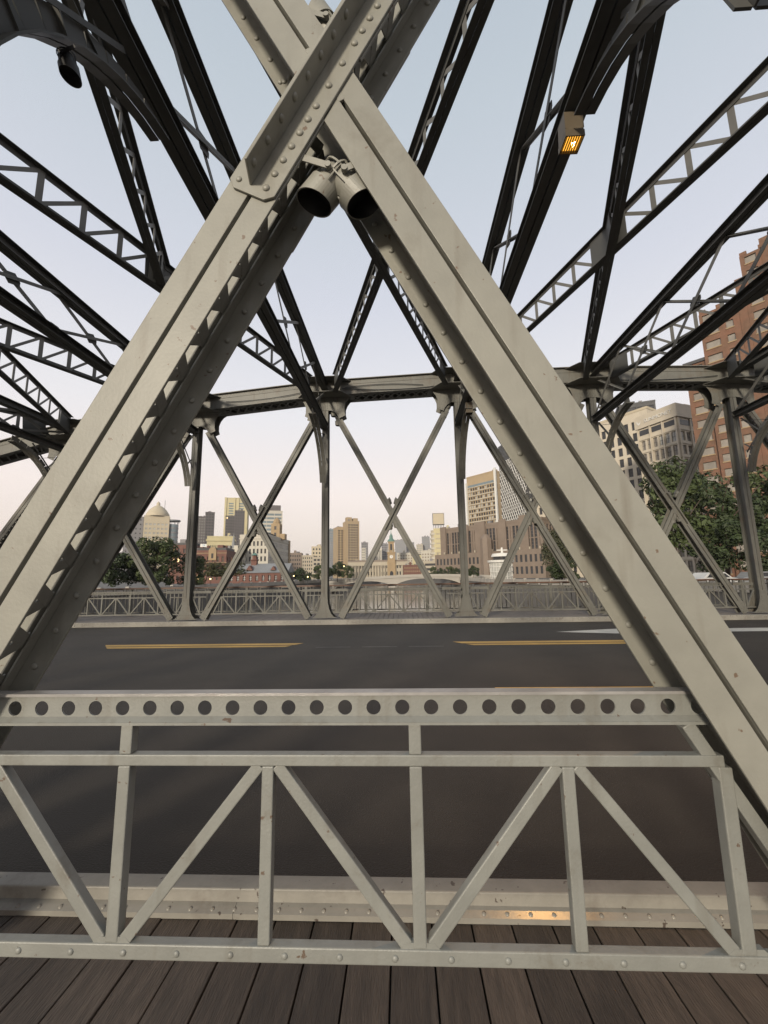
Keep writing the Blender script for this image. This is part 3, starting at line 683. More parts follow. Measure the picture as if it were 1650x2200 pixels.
def building(name, label, loc, rz, w_, d_, h_, wm, F=None, L=None, R=None, gm=None, single=False, mull=None, roof=None, parapet=.8, mm=None, lit=0, cat='building', blind=None):
    root = empty(name, loc, rz, label, cat); g = G(); panes = []
    x0, x1 = -w_/2, w_/2; gm = gm or GLASSD
    def face(spec, o, ux, W_):
        if spec: facade(g, panes, o, ux, W_, h_, **spec)
        else:
            o = V(o); ux = V(ux); g.add([o, o+ux*W_, o+ux*W_+V((0,0,h_)), o+V((0,0,h_))], [(0,1,2,3)])
    face(F, (x0,0,0), (1,0,0), w_); face(R, (x1,0,0), (0,1,0), d_); face(L, (x0,d_,0), (0,-1,0), d_); face(None, (x1,d_,0), (-1,0,0), w_)
    g.add([(x0,0,h_-.02),(x1,0,h_-.02),(x1,d_,h_-.02),(x0,d_,h_-.02)], [(0,1,2,3)])
    wo = mkobj('wall', g, wm, root)
    if parapet:
        p = G(); e = .12; t_ = .3
        p.box(x0-e,x1+e,-e,t_,h_,h_+parapet).box(x0-e,x1+e,d_-t_,d_+e,h_,h_+parapet).box(x0-e,x0+t_,t_+.001,d_-t_-.001,h_,h_+parapet).box(x1-t_,x1+e,t_+.001,d_-t_-.001,h_,h_+parapet)
        mkobj('parapet', p, roof or wm, root)
    rnd = random.Random(len(label)); cache = {}
    if parapet and min(w_, d_) > 8:
        for k in range(3):
            a = rnd.uniform(x0+1.2, x1-3.5); c = rnd.uniform(1, d_-4); q = rnd.uniform(1.2, 2.8)
            mkobj('roof_plant', G().box(a, a+rnd.uniform(1.2,2.6), c, c+rnd.uniform(1.2,2.6), h_, h_+parapet+q*.8), GREYW if k else wm, root)
    if single:
        for c, ux, n, w, h in panes:
            key = (round(w,2), round(h,2)); m = gm
            if lit and rnd.random() < lit: m = LITW
            elif blind and rnd.random() < .25: m = blind
            k2 = key+(m.name,)
            if k2 not in cache:
                q = G(); pane_geo(q, V((0,0,0)), V((1,0,0)), V((0,-1,0)), w, h); me = q.mesh('window'); me.materials.append(m)
                b = None
                if mull:
                    q = G(); bars_geo(q, V((0,0,0)), V((1,0,0)), V((0,-1,0)), w, h, *mull); b = q.mesh('glazing_bars'); b.materials.append(mm or wm)
                cache[k2] = (me, b)
            me, b = cache[k2]; rz_ = atan2(ux.y, ux.x)
            o = mkobj('window', me, None, root, c, (0,0,rz_))
            if b: mkobj('glazing_bars', b, None, o)
    elif panes:
        q = G(); q2 = G(); q3 = G()
        for c, ux, n, w, h in panes:
            if lit and rnd.random() < lit: pane_geo(q3, c, ux, n, w, h)
            else: pane_geo(q, c, ux, n, w, h)
            if mull: bars_geo(q2, c, ux, n, w, h, *mull, t_=.12)
        mkobj('windows', q, gm, root, kind='stuff')
        if q3.v: mkobj('lit_windows', q3, LITW, root, kind='stuff')
        if mull: mkobj('glazing_bars', q2, mm or wm, root, kind='stuff')
    return root
def S(cols, rows, wf=.6, hf=.6, zlo=1.0, zhi=None, mx=.5, depth=.3, widths=None): return dict(cols=cols, rows=rows, wf=wf, hf=hf, zlo=zlo, zhi=zhi, mx=mx, depth=depth, widths=widths)
Z0 = -.12
# left bank, far to near
building('apartment_tower', 'pale tower at the far left edge, mostly hidden by the near diagonal', (-338,350,Z0), .7, 16, 14, 55, PALEST, S(6,16), None, S(5,16), parapet=1.5)
building('apartment_tower', 'narrow taller pale tower beside the one at the far left edge', (-333,362,Z0), .7, 9, 9, 66, PALEST, S(4,19), None, S(3,19))
building('office_tower', 'grey windowless slab block left of the cream domed tower', (-199,296,Z0), .55, 12, 16, 48, GREYW, S(4,14,.3,.3), None, S(1,14,.9,.18))
b_ = building('office_tower', 'cream tower with a domed roof and rows of bright windows', (-185.5,302,Z0), .5, 17, 14, 49, CREAM, S(6,13,.62,.42,1,45), None, S(4,13,.62,.42,1,45), gm=GLASSL)
mkobj('dome', G().lathe([(8.2,49.9),(8.2,51.5),(7.6,52.5),(6.0,55),(3.2,57.6),(1.3,58.6),(1.3,60.3),(.05,62.0)], (0,6,0), n=20), CREAM, b_, smooth=True)
for dx in (4.5,): mkobj('antenna', G().cyl((dx,6,52),(dx,6,63), .15, n=6), BLACKM, b_)
b_ = empty('round_tower', (-178.5,312,Z0), 0, 'round blue glass tower with a flat disc roof beside the cream tower', 'building')
mkobj('wall', G().lathe([(3.9,0),(3.9,44),(.01,44)], (0,0,0), n=20), GLASSB, b_, smooth=False)
for k in range(12): mkobj('floor_band', G().lathe([(3.91,2+k*3.5),(4.05,2+k*3.5),(4.05,3+k*3.5),(3.91,3+k*3.5)], (0,0,0), n=20), GREYW, b_)
mkobj('roof_disc', G().lathe([(.01,46.4),(5.2,46.4),(5.4,47),(5.2,47.5),(.01,47.5)], (0,0,0), n=24), SLATE, b_)
for k in range(10): a = k*pi/5; mkobj('roof_column', G().cyl((3.5*cos(a),3.5*sin(a),44),(4.6*cos(a),4.6*sin(a),46.4),.15,n=5), GREYW, b_)
building('residential_tower', 'left of two dark brown residential towers, standing alone', (-209,420,Z0), .45, 13, 14, 66, DARKW, S(5,22,.5,.5), None, S(5,22,.5,.5), gm=GLASSL, lit=.02)
building('residential_tower', 'right wing of the lone dark brown residential tower', (-198,414,Z0), .45, 9, 12, 69.5, DARKW, S(3,23,.55,.5), None, S(4,23,.5,.5), gm=GLASSD)
b_ = building('office_tower', 'tallest white tower with vertical ribs left of the crossed diagonals', (-206,500,Z0), .3, 28, 20, 101, YELLOWW, S(2,30,.55,.55,2,96,2.5), None, S(2,30,.55,.55,2,96,2), gm=GLASSB)
for dx in (-12.5,-2.2,2.2,12.5): mkobj('rib', G().box(dx-1,dx+1,-.9,-.01,0,102), YELLOWW, b_)
building('residential_tower', 'dark brown residential tower in front of the tallest white tower', (-182,430,Z0), .4, 12, 14, 67.5, DARKW, S(5,22,.5,.5), None, S(4,22), gm=GLASSD, lit=.03)
building('residential_tower', 'right wing of the dark tower in front of the white one', (-171.5,426,Z0), .4, 10, 14, 72.5, DARKW, S(4,23,.4,.5), None, S(4,23), gm=GLASSD)
b_ = building('office_tower', 'white and glass banded tower with a dark crown behind the crossed diagonals', (-146,450,Z0), .3, 26, 18, 75.5, WHITEW, S(3,17,.94,.55,2,74,.8), None, S(2,17,.94,.55,2,74,.8), gm=GLASSB)
mkobj('crown', G().box(-2,11,3,13,75.5,83), DARKW, b_)
b_ = building('office_block', 'yellow block with tall thin fins behind the red brick building', (-116.5,260,Z0), .35, 16.5, 12, 28, YELLOWW, S(14,1,.45,.8,6,25,.5), None, S(4,1,.45,.8,6,25), gm=GLASSD)
mkobj('cornice', G().box(-8.9,8.9,-.6,12.4,25.6,26.6), YELLOWW, b_)
b_ = empty('church', (-95.6,230,Z0), 0, 'dark pointed church spire rising behind the office building', 'church')
mkobj('tower', G().box(-2.2,2.2,-2.2,2.2,0,12), DARKROOF, b_)
mkobj('spire', G().cyl((0,0,12.01),(0,0,27.5),2.3,.05,n=8), SLATE, b_)
mkobj('nave', G().box(-7,-2.3,-3,9,0,9).prism([(-7,9.01),(-2.3,9.01),(-4.65,13)], (0,-3,0), (1,0,0), (0,0,1), (0,1,0), 12), DARKROOF, b_)
b_ = building('office_building', 'white office building with punched windows and a long river front', (-71,195,Z0), 0, 14, 37, 21.5, WHITEW, S(7,5,.48,.62,1.5,20,.5), None, S(16,5,.5,.62,1.5,20,.6,.06), single=True, gm=GLASSD, roof=WHITEW, parapet=1.0)
mkobj('cornice', G().box(-7.35,7.35,-.35,37.3,20.3,20.8), WHITEW, b_)
mkobj('roof_house', G().box(-6,3,12,30,21.5,24.5), DARKROOF, b_)
mkobj('stone_pier', G().box(6.4,7.5,35.2,37.5,0,22.3), SANDST, b_)
t_ = building('sandstone_tower', 'sandstone tower with arched top rising above the white office building', (-67,215,21.6), 0, 4.6, 4.6, 8.5, SANDST, S(1,2,.35,.55,1,8,.6), None, S(1,2,.35,.55,1,8,.6), single=True, parapet=0)
mkobj('cap', G().lathe([(2.2,8.52),(2.2,9.3),(1.6,10.6),(.7,11.6),(.01,12)], (0,2.3,0), n=8), SANDST, t_)
mkobj('shoulder', G().box(2.31,5,.2,4.4,0,3), SANDST, t_)
building('office_wing', 'lower white wing in front of the white office building', (-81,188,Z0), 0, 13, 12, 14.5, WHITEW, S(6,4,.45,.6,.8,14,.4), None, S(5,4,.45,.6,.8,14,.4), single=True)
b_ = building('brick_building', 'ornate red brick building with an arched stone gable', (-66,140,Z0), .12, 10.5, 11, 10.6, BRICKR, S(6,3,.42,.58,.6,10,.4), None, S(4,3,.4,.58,.6,10,.4), single=True, gm=GLASSD, lit=.05, mull=(1,1), mm=SANDST)
for z in (3.6,7.0,10.3): mkobj('string_course', G().box(-5.4,5.4,-.12,-.005,z,z+.22), SANDST, b_)
gp = [(-1.3,0),(1.3,0),(1.3,3.2)]+[(1.3*cos(radians(a)),3.2+1.3*sin(radians(a))) for a in (30,60,90,120,150)]+[(-1.3,3.2)]
mkobj('gable', G().prism(gp, (.6,-.32,8.0), (1,0,0), (0,0,1), (0,1,0), .3), SANDST, b_); mkobj('gable_window', G().box(.25,.95,-.36,-.325,8.6,10.3), GLASSD, b_)
for dx in (-4.6,-2.4,3.8): mkobj('chimney', G().box(dx,dx+.7,3,3.8,11.4,13.2), BRICKR, b_)
mkobj('roof', G().box(-5.0,5.0,.4,10.6,11.41,12.3), DARKROOF, b_)
def text_mesh(s, size, m, ext=.02):
    c = bpy.data.curves.new('lettering', 'FONT'); c.body = s; c.size = size; c.extrude = ext; c.align_x = 'CENTER'; c.align_y = 'CENTER'
    o = bpy.data.objects.new('lettering', c); COL.objects.link(o); me = bpy.data.meshes.new_from_object(o); bpy.data.objects.remove(o); me.materials.clear(); me.materials.append(m); return me
BLUEP = mat('sign_blue', (.10,.22,.36), .5, .05, 1)
b_ = empty('roof_sign', (-68.3,139,12.4), 0, 'small white and blue sign on the roof left of the red brick gable', 'sign')
mkobj('board', G().box(-1.1,1.1,0,.1,0,1.0), WHITEP, b_); mkobj('lettering', text_mesh('128', .9, BLUEP), None, b_, (0,-.03,.5), (pi/2,0,0))
building('brick_building', 'tall plain red brick building left of the ornate one, behind the trees', (-83,152,Z0), .1, 9, 10, 14.5, BRICKR, S(4,4,.4,.5,.6,14,.5), None, S(4,4,.4,.5,.6,14,.5), single=True, lit=.12, roof=DARKROOF)
building('brick_building', 'low orange brick annexe under the plain brick building', (-73.3,146,Z0), .1, 3.6, 6, 6.5, BRICKO, S(2,2,.4,.5), None, None, single=True)
b_ = building('pump_house', 'low red brick hall with white windows and grey slate roof behind the tree', (-39,110,Z0), .06, 16, 9, 3.0, BRICKR, S(9,1,.42,.62,.5,2.8,.4), None, S(4,1,.42,.6,.5,2.8,.4), single=True, mull=(1,2), mm=WHITEP, parapet=0)
mkobj('roof', G().prism([(-.4,3.0),(9.4,3.0),(4.5,5.6)], (-8.3,0,0), (0,1,0), (0,0,1), (1,0,0), 16.6), SLATE, b_)
for dx, s in ((-2.2,1.0),(4.2,.8)): mkobj('dormer', G().prism([(-.9*s,0),(.9*s,0),(0,1.3*s)], (dx,.2,3.7), (1,0,0), (0,0,1), (0,1,0), 2.5), BRICKR, b_)
cu = mkobj('cupola', G().box(-.75,.75,3.6,5.1,4.9,6.5).cyl((0,4.35,6.5),(0,4.35,6.75),1.25,1.25,n=8).cyl((0,4.35,6.76),(0,4.35,7.9),.7,.7,n=8), BRICKR, b_, (-2.0,0,0))
mkobj('cupola_roof', G().cyl((0,4.35,7.91),(0,4.35,8.6),1.1,.25,n=8).cyl((0,4.35,8.6),(0,4.35,11.5),.05,.02,n=5), COPPER, cu)
building('apartment_block', 'brownish low apartment block right of the white office building', (-86,330,Z0), .15, 10, 12, 20.5, BROWNST, S(5,6,.55,.5), None, S(5,6), gm=GLASSD)
building('apartment_block', 'tan low apartment block beside the brownish one', (-76.5,332,Z0), .1, 9.5, 12, 18.5, PALEST, S(5,6,.5,.5), None, S(5,6), gm=GLASSD)
building('apartment_block', 'cream taller apartment block just left of the central post', (-70.5,345,Z0), .15, 11, 12, 26.5, CREAM, S(4,8,.5,.5), None, S(5,8), gm=GLASSD)
building('apartment_block', 'brown apartment block with balconies in front of the cream one', (-64,322,Z0), .1, 12, 10, 16.5, PALEST, S(4,5,.7,.5), None, S(4,5,.7,.5), gm=GLASSD)
building('glass_tower', 'slim blue glass tower in the distance right of the central post', (-121,700,Z0), .2, 13, 13, 82, GLASSB, S(1,18,.92,.6,2,80), None, S(1,18,.92,.6,2,80), gm=GREYW)
building('glass_tower', 'lower grey glass tower in front of the slim blue one', (-115,676,Z0), .2, 17, 13, 58, GREYW, S(5,16,.5,.5), None, S(4,16), gm=GLASSB)
b_ = building('apartment_tower', 'tan twin apartment tower with stacked balconies in the middle distance', (-60,424,Z0), .42, 14, 16, 52, TANW, S(4,20,.74,.58,1,50,.6), None, S(5,20,.7,.58,1,50,.5,.1), gm=GLASSD, lit=.01)
b_ = building('apartment_tower', 'taller right half of the tan twin apartment tower', (-49,416,Z0), .42, 13, 16, 57, TANW, S(4,21,.76,.58,1,55,.8), None, S(4,21,.7,.58,1,55,.5,.1), gm=GLASSD, lit=.012)
mkobj('roof_house', G().box(-6,-.5,3,9,57,62).box(1,6,3,9,57,61.2), TANW, b_)
building('distant_tower', 'grey distant tower right of the tan apartment tower', (-54,600,Z0), .1, 10, 10, 50, GREYW, S(4,14,.5,.5), None, S(4,14), gm=GLASSD)
building('distant_tower', 'narrow white distant tower below the grey one', (-52,560,Z0), .1, 5.5, 8, 39, WHITEW, S(3,11,.5,.5), None, S(3,11), gm=GLASSD)
building('distant_tower', 'white distant tower with vertical stripes left of the clock tower', (-36,600,Z0), .05, 14, 10, 41, WHITEW, S(6,1,.4,.92,1,40,.4), None, S(3,1,.4,.9), gm=GLASSD)
building('distant_tower', 'dark grey distant tower just left of the clock tower', (-25.5,620,Z0), .05, 10, 10, 49, GREYW, S(4,14,.5,.5), None, S(4,14), gm=GLASSD)
building('distant_tower', 'wide grey distant slab block right of the clock tower', (-2,800,Z0), -.1, 22, 12, 70, GREYW, S(9,18,.5,.5), None, None, gm=GLASSB)
building('distant_tower', 'second wide grey distant slab, slightly lower, further right', (17,815,Z0), -.1, 14, 12, 66, GREYW, S(6,17,.5,.5), None, None, gm=GLASSB)
building('distant_tower', 'grey distant tower left of the billboard tower', (41,700,Z0), -.1, 13, 12, 66, GREYW, S(5,18,.5,.5), S(4,18), None, gm=GLASSB)
building('distant_tower', 'lower pale distant block left of the billboard tower', (30,690,Z0), -.1, 11, 12, 52, PALEST, S(4,14,.5,.5), S(4,14), None, gm=GLASSB)
# post office with clock tower
b_ = building('post_office', 'long colonnaded stone post office with a clock tower and green dome', (-18,306,Z0), 0, 44, 16, 11.5, PALEST, S(22,2,.5,.5,1.2,11,.6), None, S(6,2,.5,.5), single=True, parapet=.5)
mkobj('attic', G().box(-22.2,22.2,.5,15.5,12.01,13.4), BROWNST, b_)
mkobj('cornice', G().box(-22.6,22.6,-1.3,-.02,9.2,9.9), PALEST, b_)
for k in range(20): 
    if not 10.0 < -20.5+k*2.15 < 16.5: mkobj('column', G().cyl((-20.5+k*2.15,-.8,.8),(-20.5+k*2.15,-.8,9.19),.5,.42,n=10), PALEST, b_)
mkobj('clock_pavilion', G().box(7.2,13.2,-1.6,6,0,12.4), SANDST, b_)
mkobj('arched_door', G().prism([(-1.2,0),(1.2,0),(1.2,3.4),(.85,4.3),(0,4.8),(-.85,4.3),(-1.2,3.4)], (10.2,-1.68,.4), (1,0,0), (0,0,1), (0,1,0), .06), GLASSD, b_)
tw = mkobj('clock_tower', G().box(7.4,13.0,-1.0,4.6,12.41,18.2).box(7.0,13.4,-1.4,5.0,18.21,19.0).box(8.1,12.3,-.3,3.9,19.01,26.2).box(7.7,12.7,-.7,4.3,26.21,26.9), SANDST, b_)
for dx in (7.5,8.8,11.2,12.5): mkobj('finial', G().cyl((dx,-1.0,19.01),(dx,-1.0,21.4),.35,.12,n=6), PALEST, tw)
mkobj('clock_face', G().cyl((10.2,-1.02,15.6),(10.2,-1.12,15.6),1.25,n=20), WHITEP, tw)
mkobj('clock_hand', G().box(10.13,10.27,-1.16,-1.13,15.6,16.6).beam((10.2,-1.15,15.6),(10.8,-1.15,15.2),(0,0,1),.14,.03), BLACKM, tw)
mkobj('belfry_opening', G().box(9.5,10.9,-.34,-.305,20.5,25), GLASSD, tw)
mkobj('dome', G().lathe([(2.9,26.91),(2.6,28.0),(1.7,28.8),(1.3,29.8),(1.25,31.2),(.7,32.2),(.25,33.4),(.06,36.5)], (10.2,1.8,0), n=14), COPPER, tw, smooth=True)
building('terrace', 'white and brown checkered low building right of the clock tower', (2.5,332,Z0), 0, 13, 10, 19, WHITEW, S(6,5,.5,.5,8,18.5,.3), S(4,5), None, gm=BROWNST)
building('house', 'small yellow house with a dark dormer right of the clock tower', (12,326,Z0), 0, 7, 9, 17.5, YELLOWW, S(3,3,.4,.5), S(3,3), None, gm=GLASSD, roof=DARKROOF)
building('terrace', 'white checkered low building left of the brown stone complex', (22.5,322,Z0), -.1, 15, 10, 20, WHITEW, S(7,6,.5,.5,5,19,.3), S(4,6), None, gm=BROWNST)
building('brick_building', 'low red brick block right of the post office', (7,290,Z0), 0, 12.5, 9, 8.2, BRICKR, S(8,3,.5,.45), S(5,3), None, gm=SANDST)
building('office_block', 'banded cream low block left of the brown stone complex', (20,270,Z0), -.1, 12, 10, 10, PALEST, S(1,3,.94,.5), S(1,3,.94,.5), None, gm=GLASSD)
b_ = building('office_tower', 'cream tower with horizontal bands carrying a rooftop billboard', (28.5,280,Z0), -.12, 13, 12, 32, YELLOWW, S(2,9,.8,.28,2,31,1), S(1,9,.9,.3,2,31), None, gm=PALEST, parapet=1.2)
st = mkobj('balcony_stack', G().cyl((-6.6,2.5,0),(-6.6,2.5,32),2.0,n=14), PALEST, b_)
for k in range(9): mkobj('balcony', G().lathe([(2.01,2.5+k*3.3),(2.7,2.5+k*3.3),(2.7,3.7+k*3.3),(2.01,3.7+k*3.3)], (-6.6,2.5,0), n=14), WHITEW, b_)
b_ = empty('billboard', (25.6,281,32.4), 0, 'pale blank billboard on trestles on top of the cream banded tower', 'billboard')
mkobj('panel', G().box(-3.7,3.7,0,1.2,3.6,11.0), CREAM, b_); mkobj('frame', G().box(-3.95,-3.7,-.1,1.3,3.4,11.2).box(3.7,3.95,-.1,1.3,3.4,11.2).box(-3.7,3.7,-.1,1.3,11.0,11.2).box(-3.95,3.95,-.3,1.3,3.0,3.39), DARKROOF, b_)
for k in range(7): mkobj('trestle', G().box(-3.4+k*1.1,-3.1+k*1.1,.2,.5,0,3.0), DARKROOF, b_)
# right bank
RZ = -.80
b_ = building('stone_complex', 'long brown stone building with tall narrow windows and stepped bays', (34.2,167.5,Z0), RZ, 48, 16, 21.0, BROWNST, S(32,2,.58,.93,9.5,20,.4,.4,(.72,.72,.72,.15)), None, S(6,2,.58,.86,9.5,20), single=True, gm=GLASSD, mull=(0,3), roof=BROWNST, parapet=1.0)
for k, (dx, wd, hh) in enumerate(((-22,3,22.6),(-10,3.2,22.2),(-2.5,5,23.0),(8,3,22.8),(17,3.5,23.4))): mkobj('bay', G().box(dx-wd/2,dx+wd/2,-.7,-.01,9,hh), BROWNST, b_)
pb = G(); panes = []; facade(pb, panes, (-25.5,-2.5,0), (1,0,0), 51, 10, 26, 2, .5, .62, .8, 9.4, .5); pb.box(-25.5,25.5,-2.49,-.02,9.99,10.4)
pd = mkobj('podium', pb, BROWNST, b_)
pm_ = None
for c, ux, n, w__, h__ in panes:
    if pm_ is None: q = G(); pane_geo(q, V((0,0,0)), V((1,0,0)), V((0,-1,0)), w__, h__); pm_ = q.mesh('window'); pm_.materials.append(GLASSD)
    mkobj('window', pm_, None, pd, c)
for k in range(13): mkobj('pinnacle', G().box(-24+k*4-.25,-24+k*4+.25,-2.6,-2.1,10.41,11.3), PALEST, b_)
orl = mkobj('oriel', G().cyl((2,-3.2,0),(2,-3.2,15.5),2.4,2.4,n=8).cyl((2,-3.2,15.51),(2,-3.2,17.2),2.2,.8,n=8), BROWNST, b_)
RZ2 = atan2(-16,13)
b_ = building('hotel_tower', 'tan hotel tower with a blank crown and dense window grid', (46,233,Z0), RZ2, 20.6, 9, 58, TANW, S(11,18,.74,.6,6,52,.6,.35), None, None, gm=GLASSD, single=True, mull=(0,0), mm=WHITEP, roof=TANW, blind=GLASSL)
b_.children[0].data.materials[0] = TANW
mkobj('screen_wall', G().box(-9.4,9.4,-.35,-.01,52.2,53.4), GLASSB, b_); mkobj('side_fin', G().box(-10.7,-9.8,-1.2,-.02,0,55).box(10.3,11.4,-1.0,-.02,0,60), WHITEP, b_)
lg = G()
for k in range(19): lg.box(-9.6,9.6,-.25,-.02,6+k*2.5556-.2,6+k*2.5556+.2)
mkobj('floor_band', lg, WHITEW, b_, kind='stuff')
RZ3 = radians(-76)
b_ = building('lattice_tower', 'dark tower wrapped in a white honeycomb lattice', (49.4,179,Z0), RZ3, 22.6, 20, 61, DARKROOF, None, None, S(8,16,.85,.35,2,52,.6,.2), gm=GLASSL, parapet=0)
lt = G(); cw = 1.75; rhh = 1.5; zt = 54.0
for r_ in range(int(50/rhh)):
    for c_ in range(13):
        x = -10.4+c_*cw+(cw/2 if r_ % 2 else 0); z = 3+r_*rhh
        if z > zt or x > 10.6: continue
        t_ = .26
        lt.beam((x,-.2,z),(x,-.2,z+rhh*.62),(1,0,0),t_,.25)
        lt.beam((x,-.2,z+rhh*.62),(x+cw/2,-.2,z+rhh),(0,0,1),t_,.25)
        lt.beam((x,-.2,z+rhh*.62),(x-cw/2,-.2,z+rhh),(0,0,1),t_,.25)
mkobj('lattice', lt, WHITEP, b_, kind='stuff')
mkobj('lettering', text_mesh('16', 3.2, WHITEP, .1), None, b_, (-3.5,-.12,58.3), (pi/2,0,0))
RZ4 = atan2(-.83,.555)
building('stone_office', 'pale stone office block with tall paired windows beside the lettered hotel', (66,145,Z0), RZ4, 44, 15, 52.5, HOTELST, S(17,13,.56,.74,1.5,50,.6,.35), None, S(5,13,.56,.74,1.5,50,.6,.35), single=True, gm=GLASSD, mull=(1,2), mm=BLACKM, roof=CREAM)
building('glass_tower', 'dark glass tower peeking out behind the pale stone office block', (111,187,Z0), -.35, 15, 14, 79, DARKROOF, S(6,20,.85,.8,2,78), None, S(5,20,.85,.8,2,78), gm=GLASSD)
RZ5 = atan2(-9,3.9)
b_ = building('hotel', 'pale stone hotel with raised lettering along its cornice', (66.5,104.6,Z0), RZ5, 10.2, 15, 42.4, HOTELST, S(6,10,.70,.72,1.0,36.5,.3,.35), None, S(6,10,.72,.66,1.0,36.5,.4,.35), single=True, gm=GLASSP, blind=GLASSL, mull=(1,1), mm=BLACKM, roof=HOTELST, parapet=.4)
for k in range(4): mkobj('pier', G().box(-5.1+k*3.33-.16,-5.1+k*3.33+.16,-.3,-.005,0,40.0), HOTELST, b_)
for k in range(4): mkobj('pier', G().box(5.105,5.4,.2+k*4.4,.65+k*4.4,0,40.0), HOTELST, b_)
for k in range(11): mkobj('ledge', G().box(-5.2,5.2,-.2,-.006,.6+k*3.55+.1,.6+k*3.55+.32), HOTELST, b_); mkobj('ledge', G().box(5.106,5.32,0,15,.6+k*3.55+.1,.6+k*3.55+.32), HOTELST, b_)
for k in range(3): mkobj('loggia', G().box(-4.7+k*3.33,-2.1+k*3.33,-.06,-.008,37.5,38.9), GLASSD, b_)
mkobj('loggia', G().box(5.108,5.16,1,14,37.5,38.9), GLASSD, b_)
mkobj('cornice', G().box(-5.6,5.6,-.5,-.007,39.4,42.8), HOTELST, b_); mkobj('cornice', G().box(5.107,5.6,-.006,15.2,39.4,42.8), HOTELST, b_)
mkobj('lettering', text_mesh('SUNMONET', 1.35, WHITEP, .06), None, b_, (.9,-.58,41.0), (pi/2,0,0))
mkobj('emblem', G().prism([(-.7,.5),(-.35,.35),(0,-.2),(.5,.2),(.75,.6),(.4,-.3),(0,-.7),(-.4,-.3)], (-4.3,-.58,41), (1,0,0), (0,0,1), (0,1,0), .06), WHITEP, b_)
# brick tower at the right edge
b_ = empty('brick_tower', (56.3,78,Z0), radians(-48), 'tall stepped orange brick apartment tower at the right edge', 'building')
def bface(name, x0, x1, y, z0, z1, xs, par):
    """brick block with window columns xs = [(centre, width)] from z0 to z1"""
    g = G(); fl = 2.75; n_ = max(1, int((z1-z0)/fl)); cols = sorted(xs); d = .28; px = x0; wins = []
    def q(a, c, e, f):
        if c-a > 1e-3 and f-e > 1e-3: g.add([(a,y,e),(c,y,e),(c,y,f),(a,y,f)], [(0,1,2,3)])
    for cx_, w_ in cols:
        q(px, cx_-w_/2, z0, z1); px = cx_+w_/2; zz = z0
        for j in range(n_):
            za = z1-(j+1)*fl+.9; zb = za+1.4
            if za < z0+.2: continue
            wins.append((cx_, w_, za, zb))
        zs = sorted([(a, b__) for c__, w__, a, b__ in wins if c__ == cx_]); lo = z0
        for a, e in zs: q(cx_-w_/2, cx_+w_/2, lo, a); lo = e
        q(cx_-w_/2, cx_+w_/2, lo, z1)
        for a, e in zs: g.add([(cx_-w_/2,y,a),(cx_+w_/2,y,a),(cx_+w_/2,y,e),(cx_-w_/2,y,e),(cx_-w_/2,y+d,a),(cx_+w_/2,y+d,a),(cx_+w_/2,y+d,e),(cx_-w_/2,y+d,e)], [(0,1,5,4),(1,2,6,5),(2,3,7,6),(3,0,4,7)])
    q(px, x1, z0, z1)
    dd = 13
    g.add([(x0,y,z0),(x0,y+dd,z0),(x0,y+dd,z1),(x0,y,z1)], [(0,3,2,1)]); g.add([(x1,y,z0),(x1,y+dd,z0),(x1,y+dd,z1),(x1,y,z1)], [(0,1,2,3)])
    g.add([(x0,y+dd,z0),(x1,y+dd,z0),(x1,y+dd,z1),(x0,y+dd,z1)], [(0,3,2,1)]); g.add([(x0,y,z1),(x1,y,z1),(x1,y+dd,z1),(x0,y+dd,z1)], [(0,1,2,3)])
    wl = mkobj(name, g, BRICKO, par)
    for cx_, w_, za, zb in wins:
        key = ('bw', round(w_,2))
        if key not in RIV:
            q_ = G(); pane_geo(q_, V((0,0,0)), V((1,0,0)), V((0,-1,0)), w_, 1.4); me = q_.mesh('window'); me.materials.append(GLASSP)
            q_ = G(); bars_geo(q_, V((0,0,0)), V((1,0,0)), V((0,-1,0)), w_, 1.4, 3 if w_ > 2 else 1, 1, .08); m2 = q_.mesh('glazing_bars'); m2.materials.append(GREYW); RIV[key] = (me, m2)
        o = mkobj('window', RIV[key][0], None, wl, (cx_, y+d*.93, (za+zb)/2)); mkobj('sill', G().box(cx_-w_/2-.1,cx_+w_/2+.1,y-.12,y-.004,za-.22,za-.02), SANDST, wl)
    return wl
bface('lower_wing', 0, 3.3, .5, 0, 41.4, [(1.7,2.0)], b_)
mkobj('wing_roof', G().box(-.3,3.29,.2,12.5,41.41,42.0), DARKROOF, b_)
bface('main_block', 3.305, 9.07, .0, 0, 50.5, [(4.9,2.2),(7.6,1.1)], b_)
bface('upper_block', 9.075, 10.24, .4, 0, 54.7, [], b_)
bface('upper_block', 10.245, 13.1, .6, 0, 58.8, [(11.7,1.6)], b_)
bface('upper_block', 13.105, 14.8, .8, 0, 60.7, [], b_)
bface('crown_block', 14.805, 34, 1.0, 0, 62.4, [(17,2.2),(20,1.1),(23,2.2),(26.5,2.2),(30,1.1)], b_)
for x0_, x1_, y_, z_ in ((3.4,9.0,.0,50.5),(10.3,13.1,.6,58.8),(14.9,34,1.0,62.4)):
    for k in range(int((x1_-x0_)/2.6)+1): mkobj('battlement', G().box(x0_+k*2.6,x0_+k*2.6+1.0,y_-.02,y_+.5,z_+.01,z_+.7), BRICKO, b_)
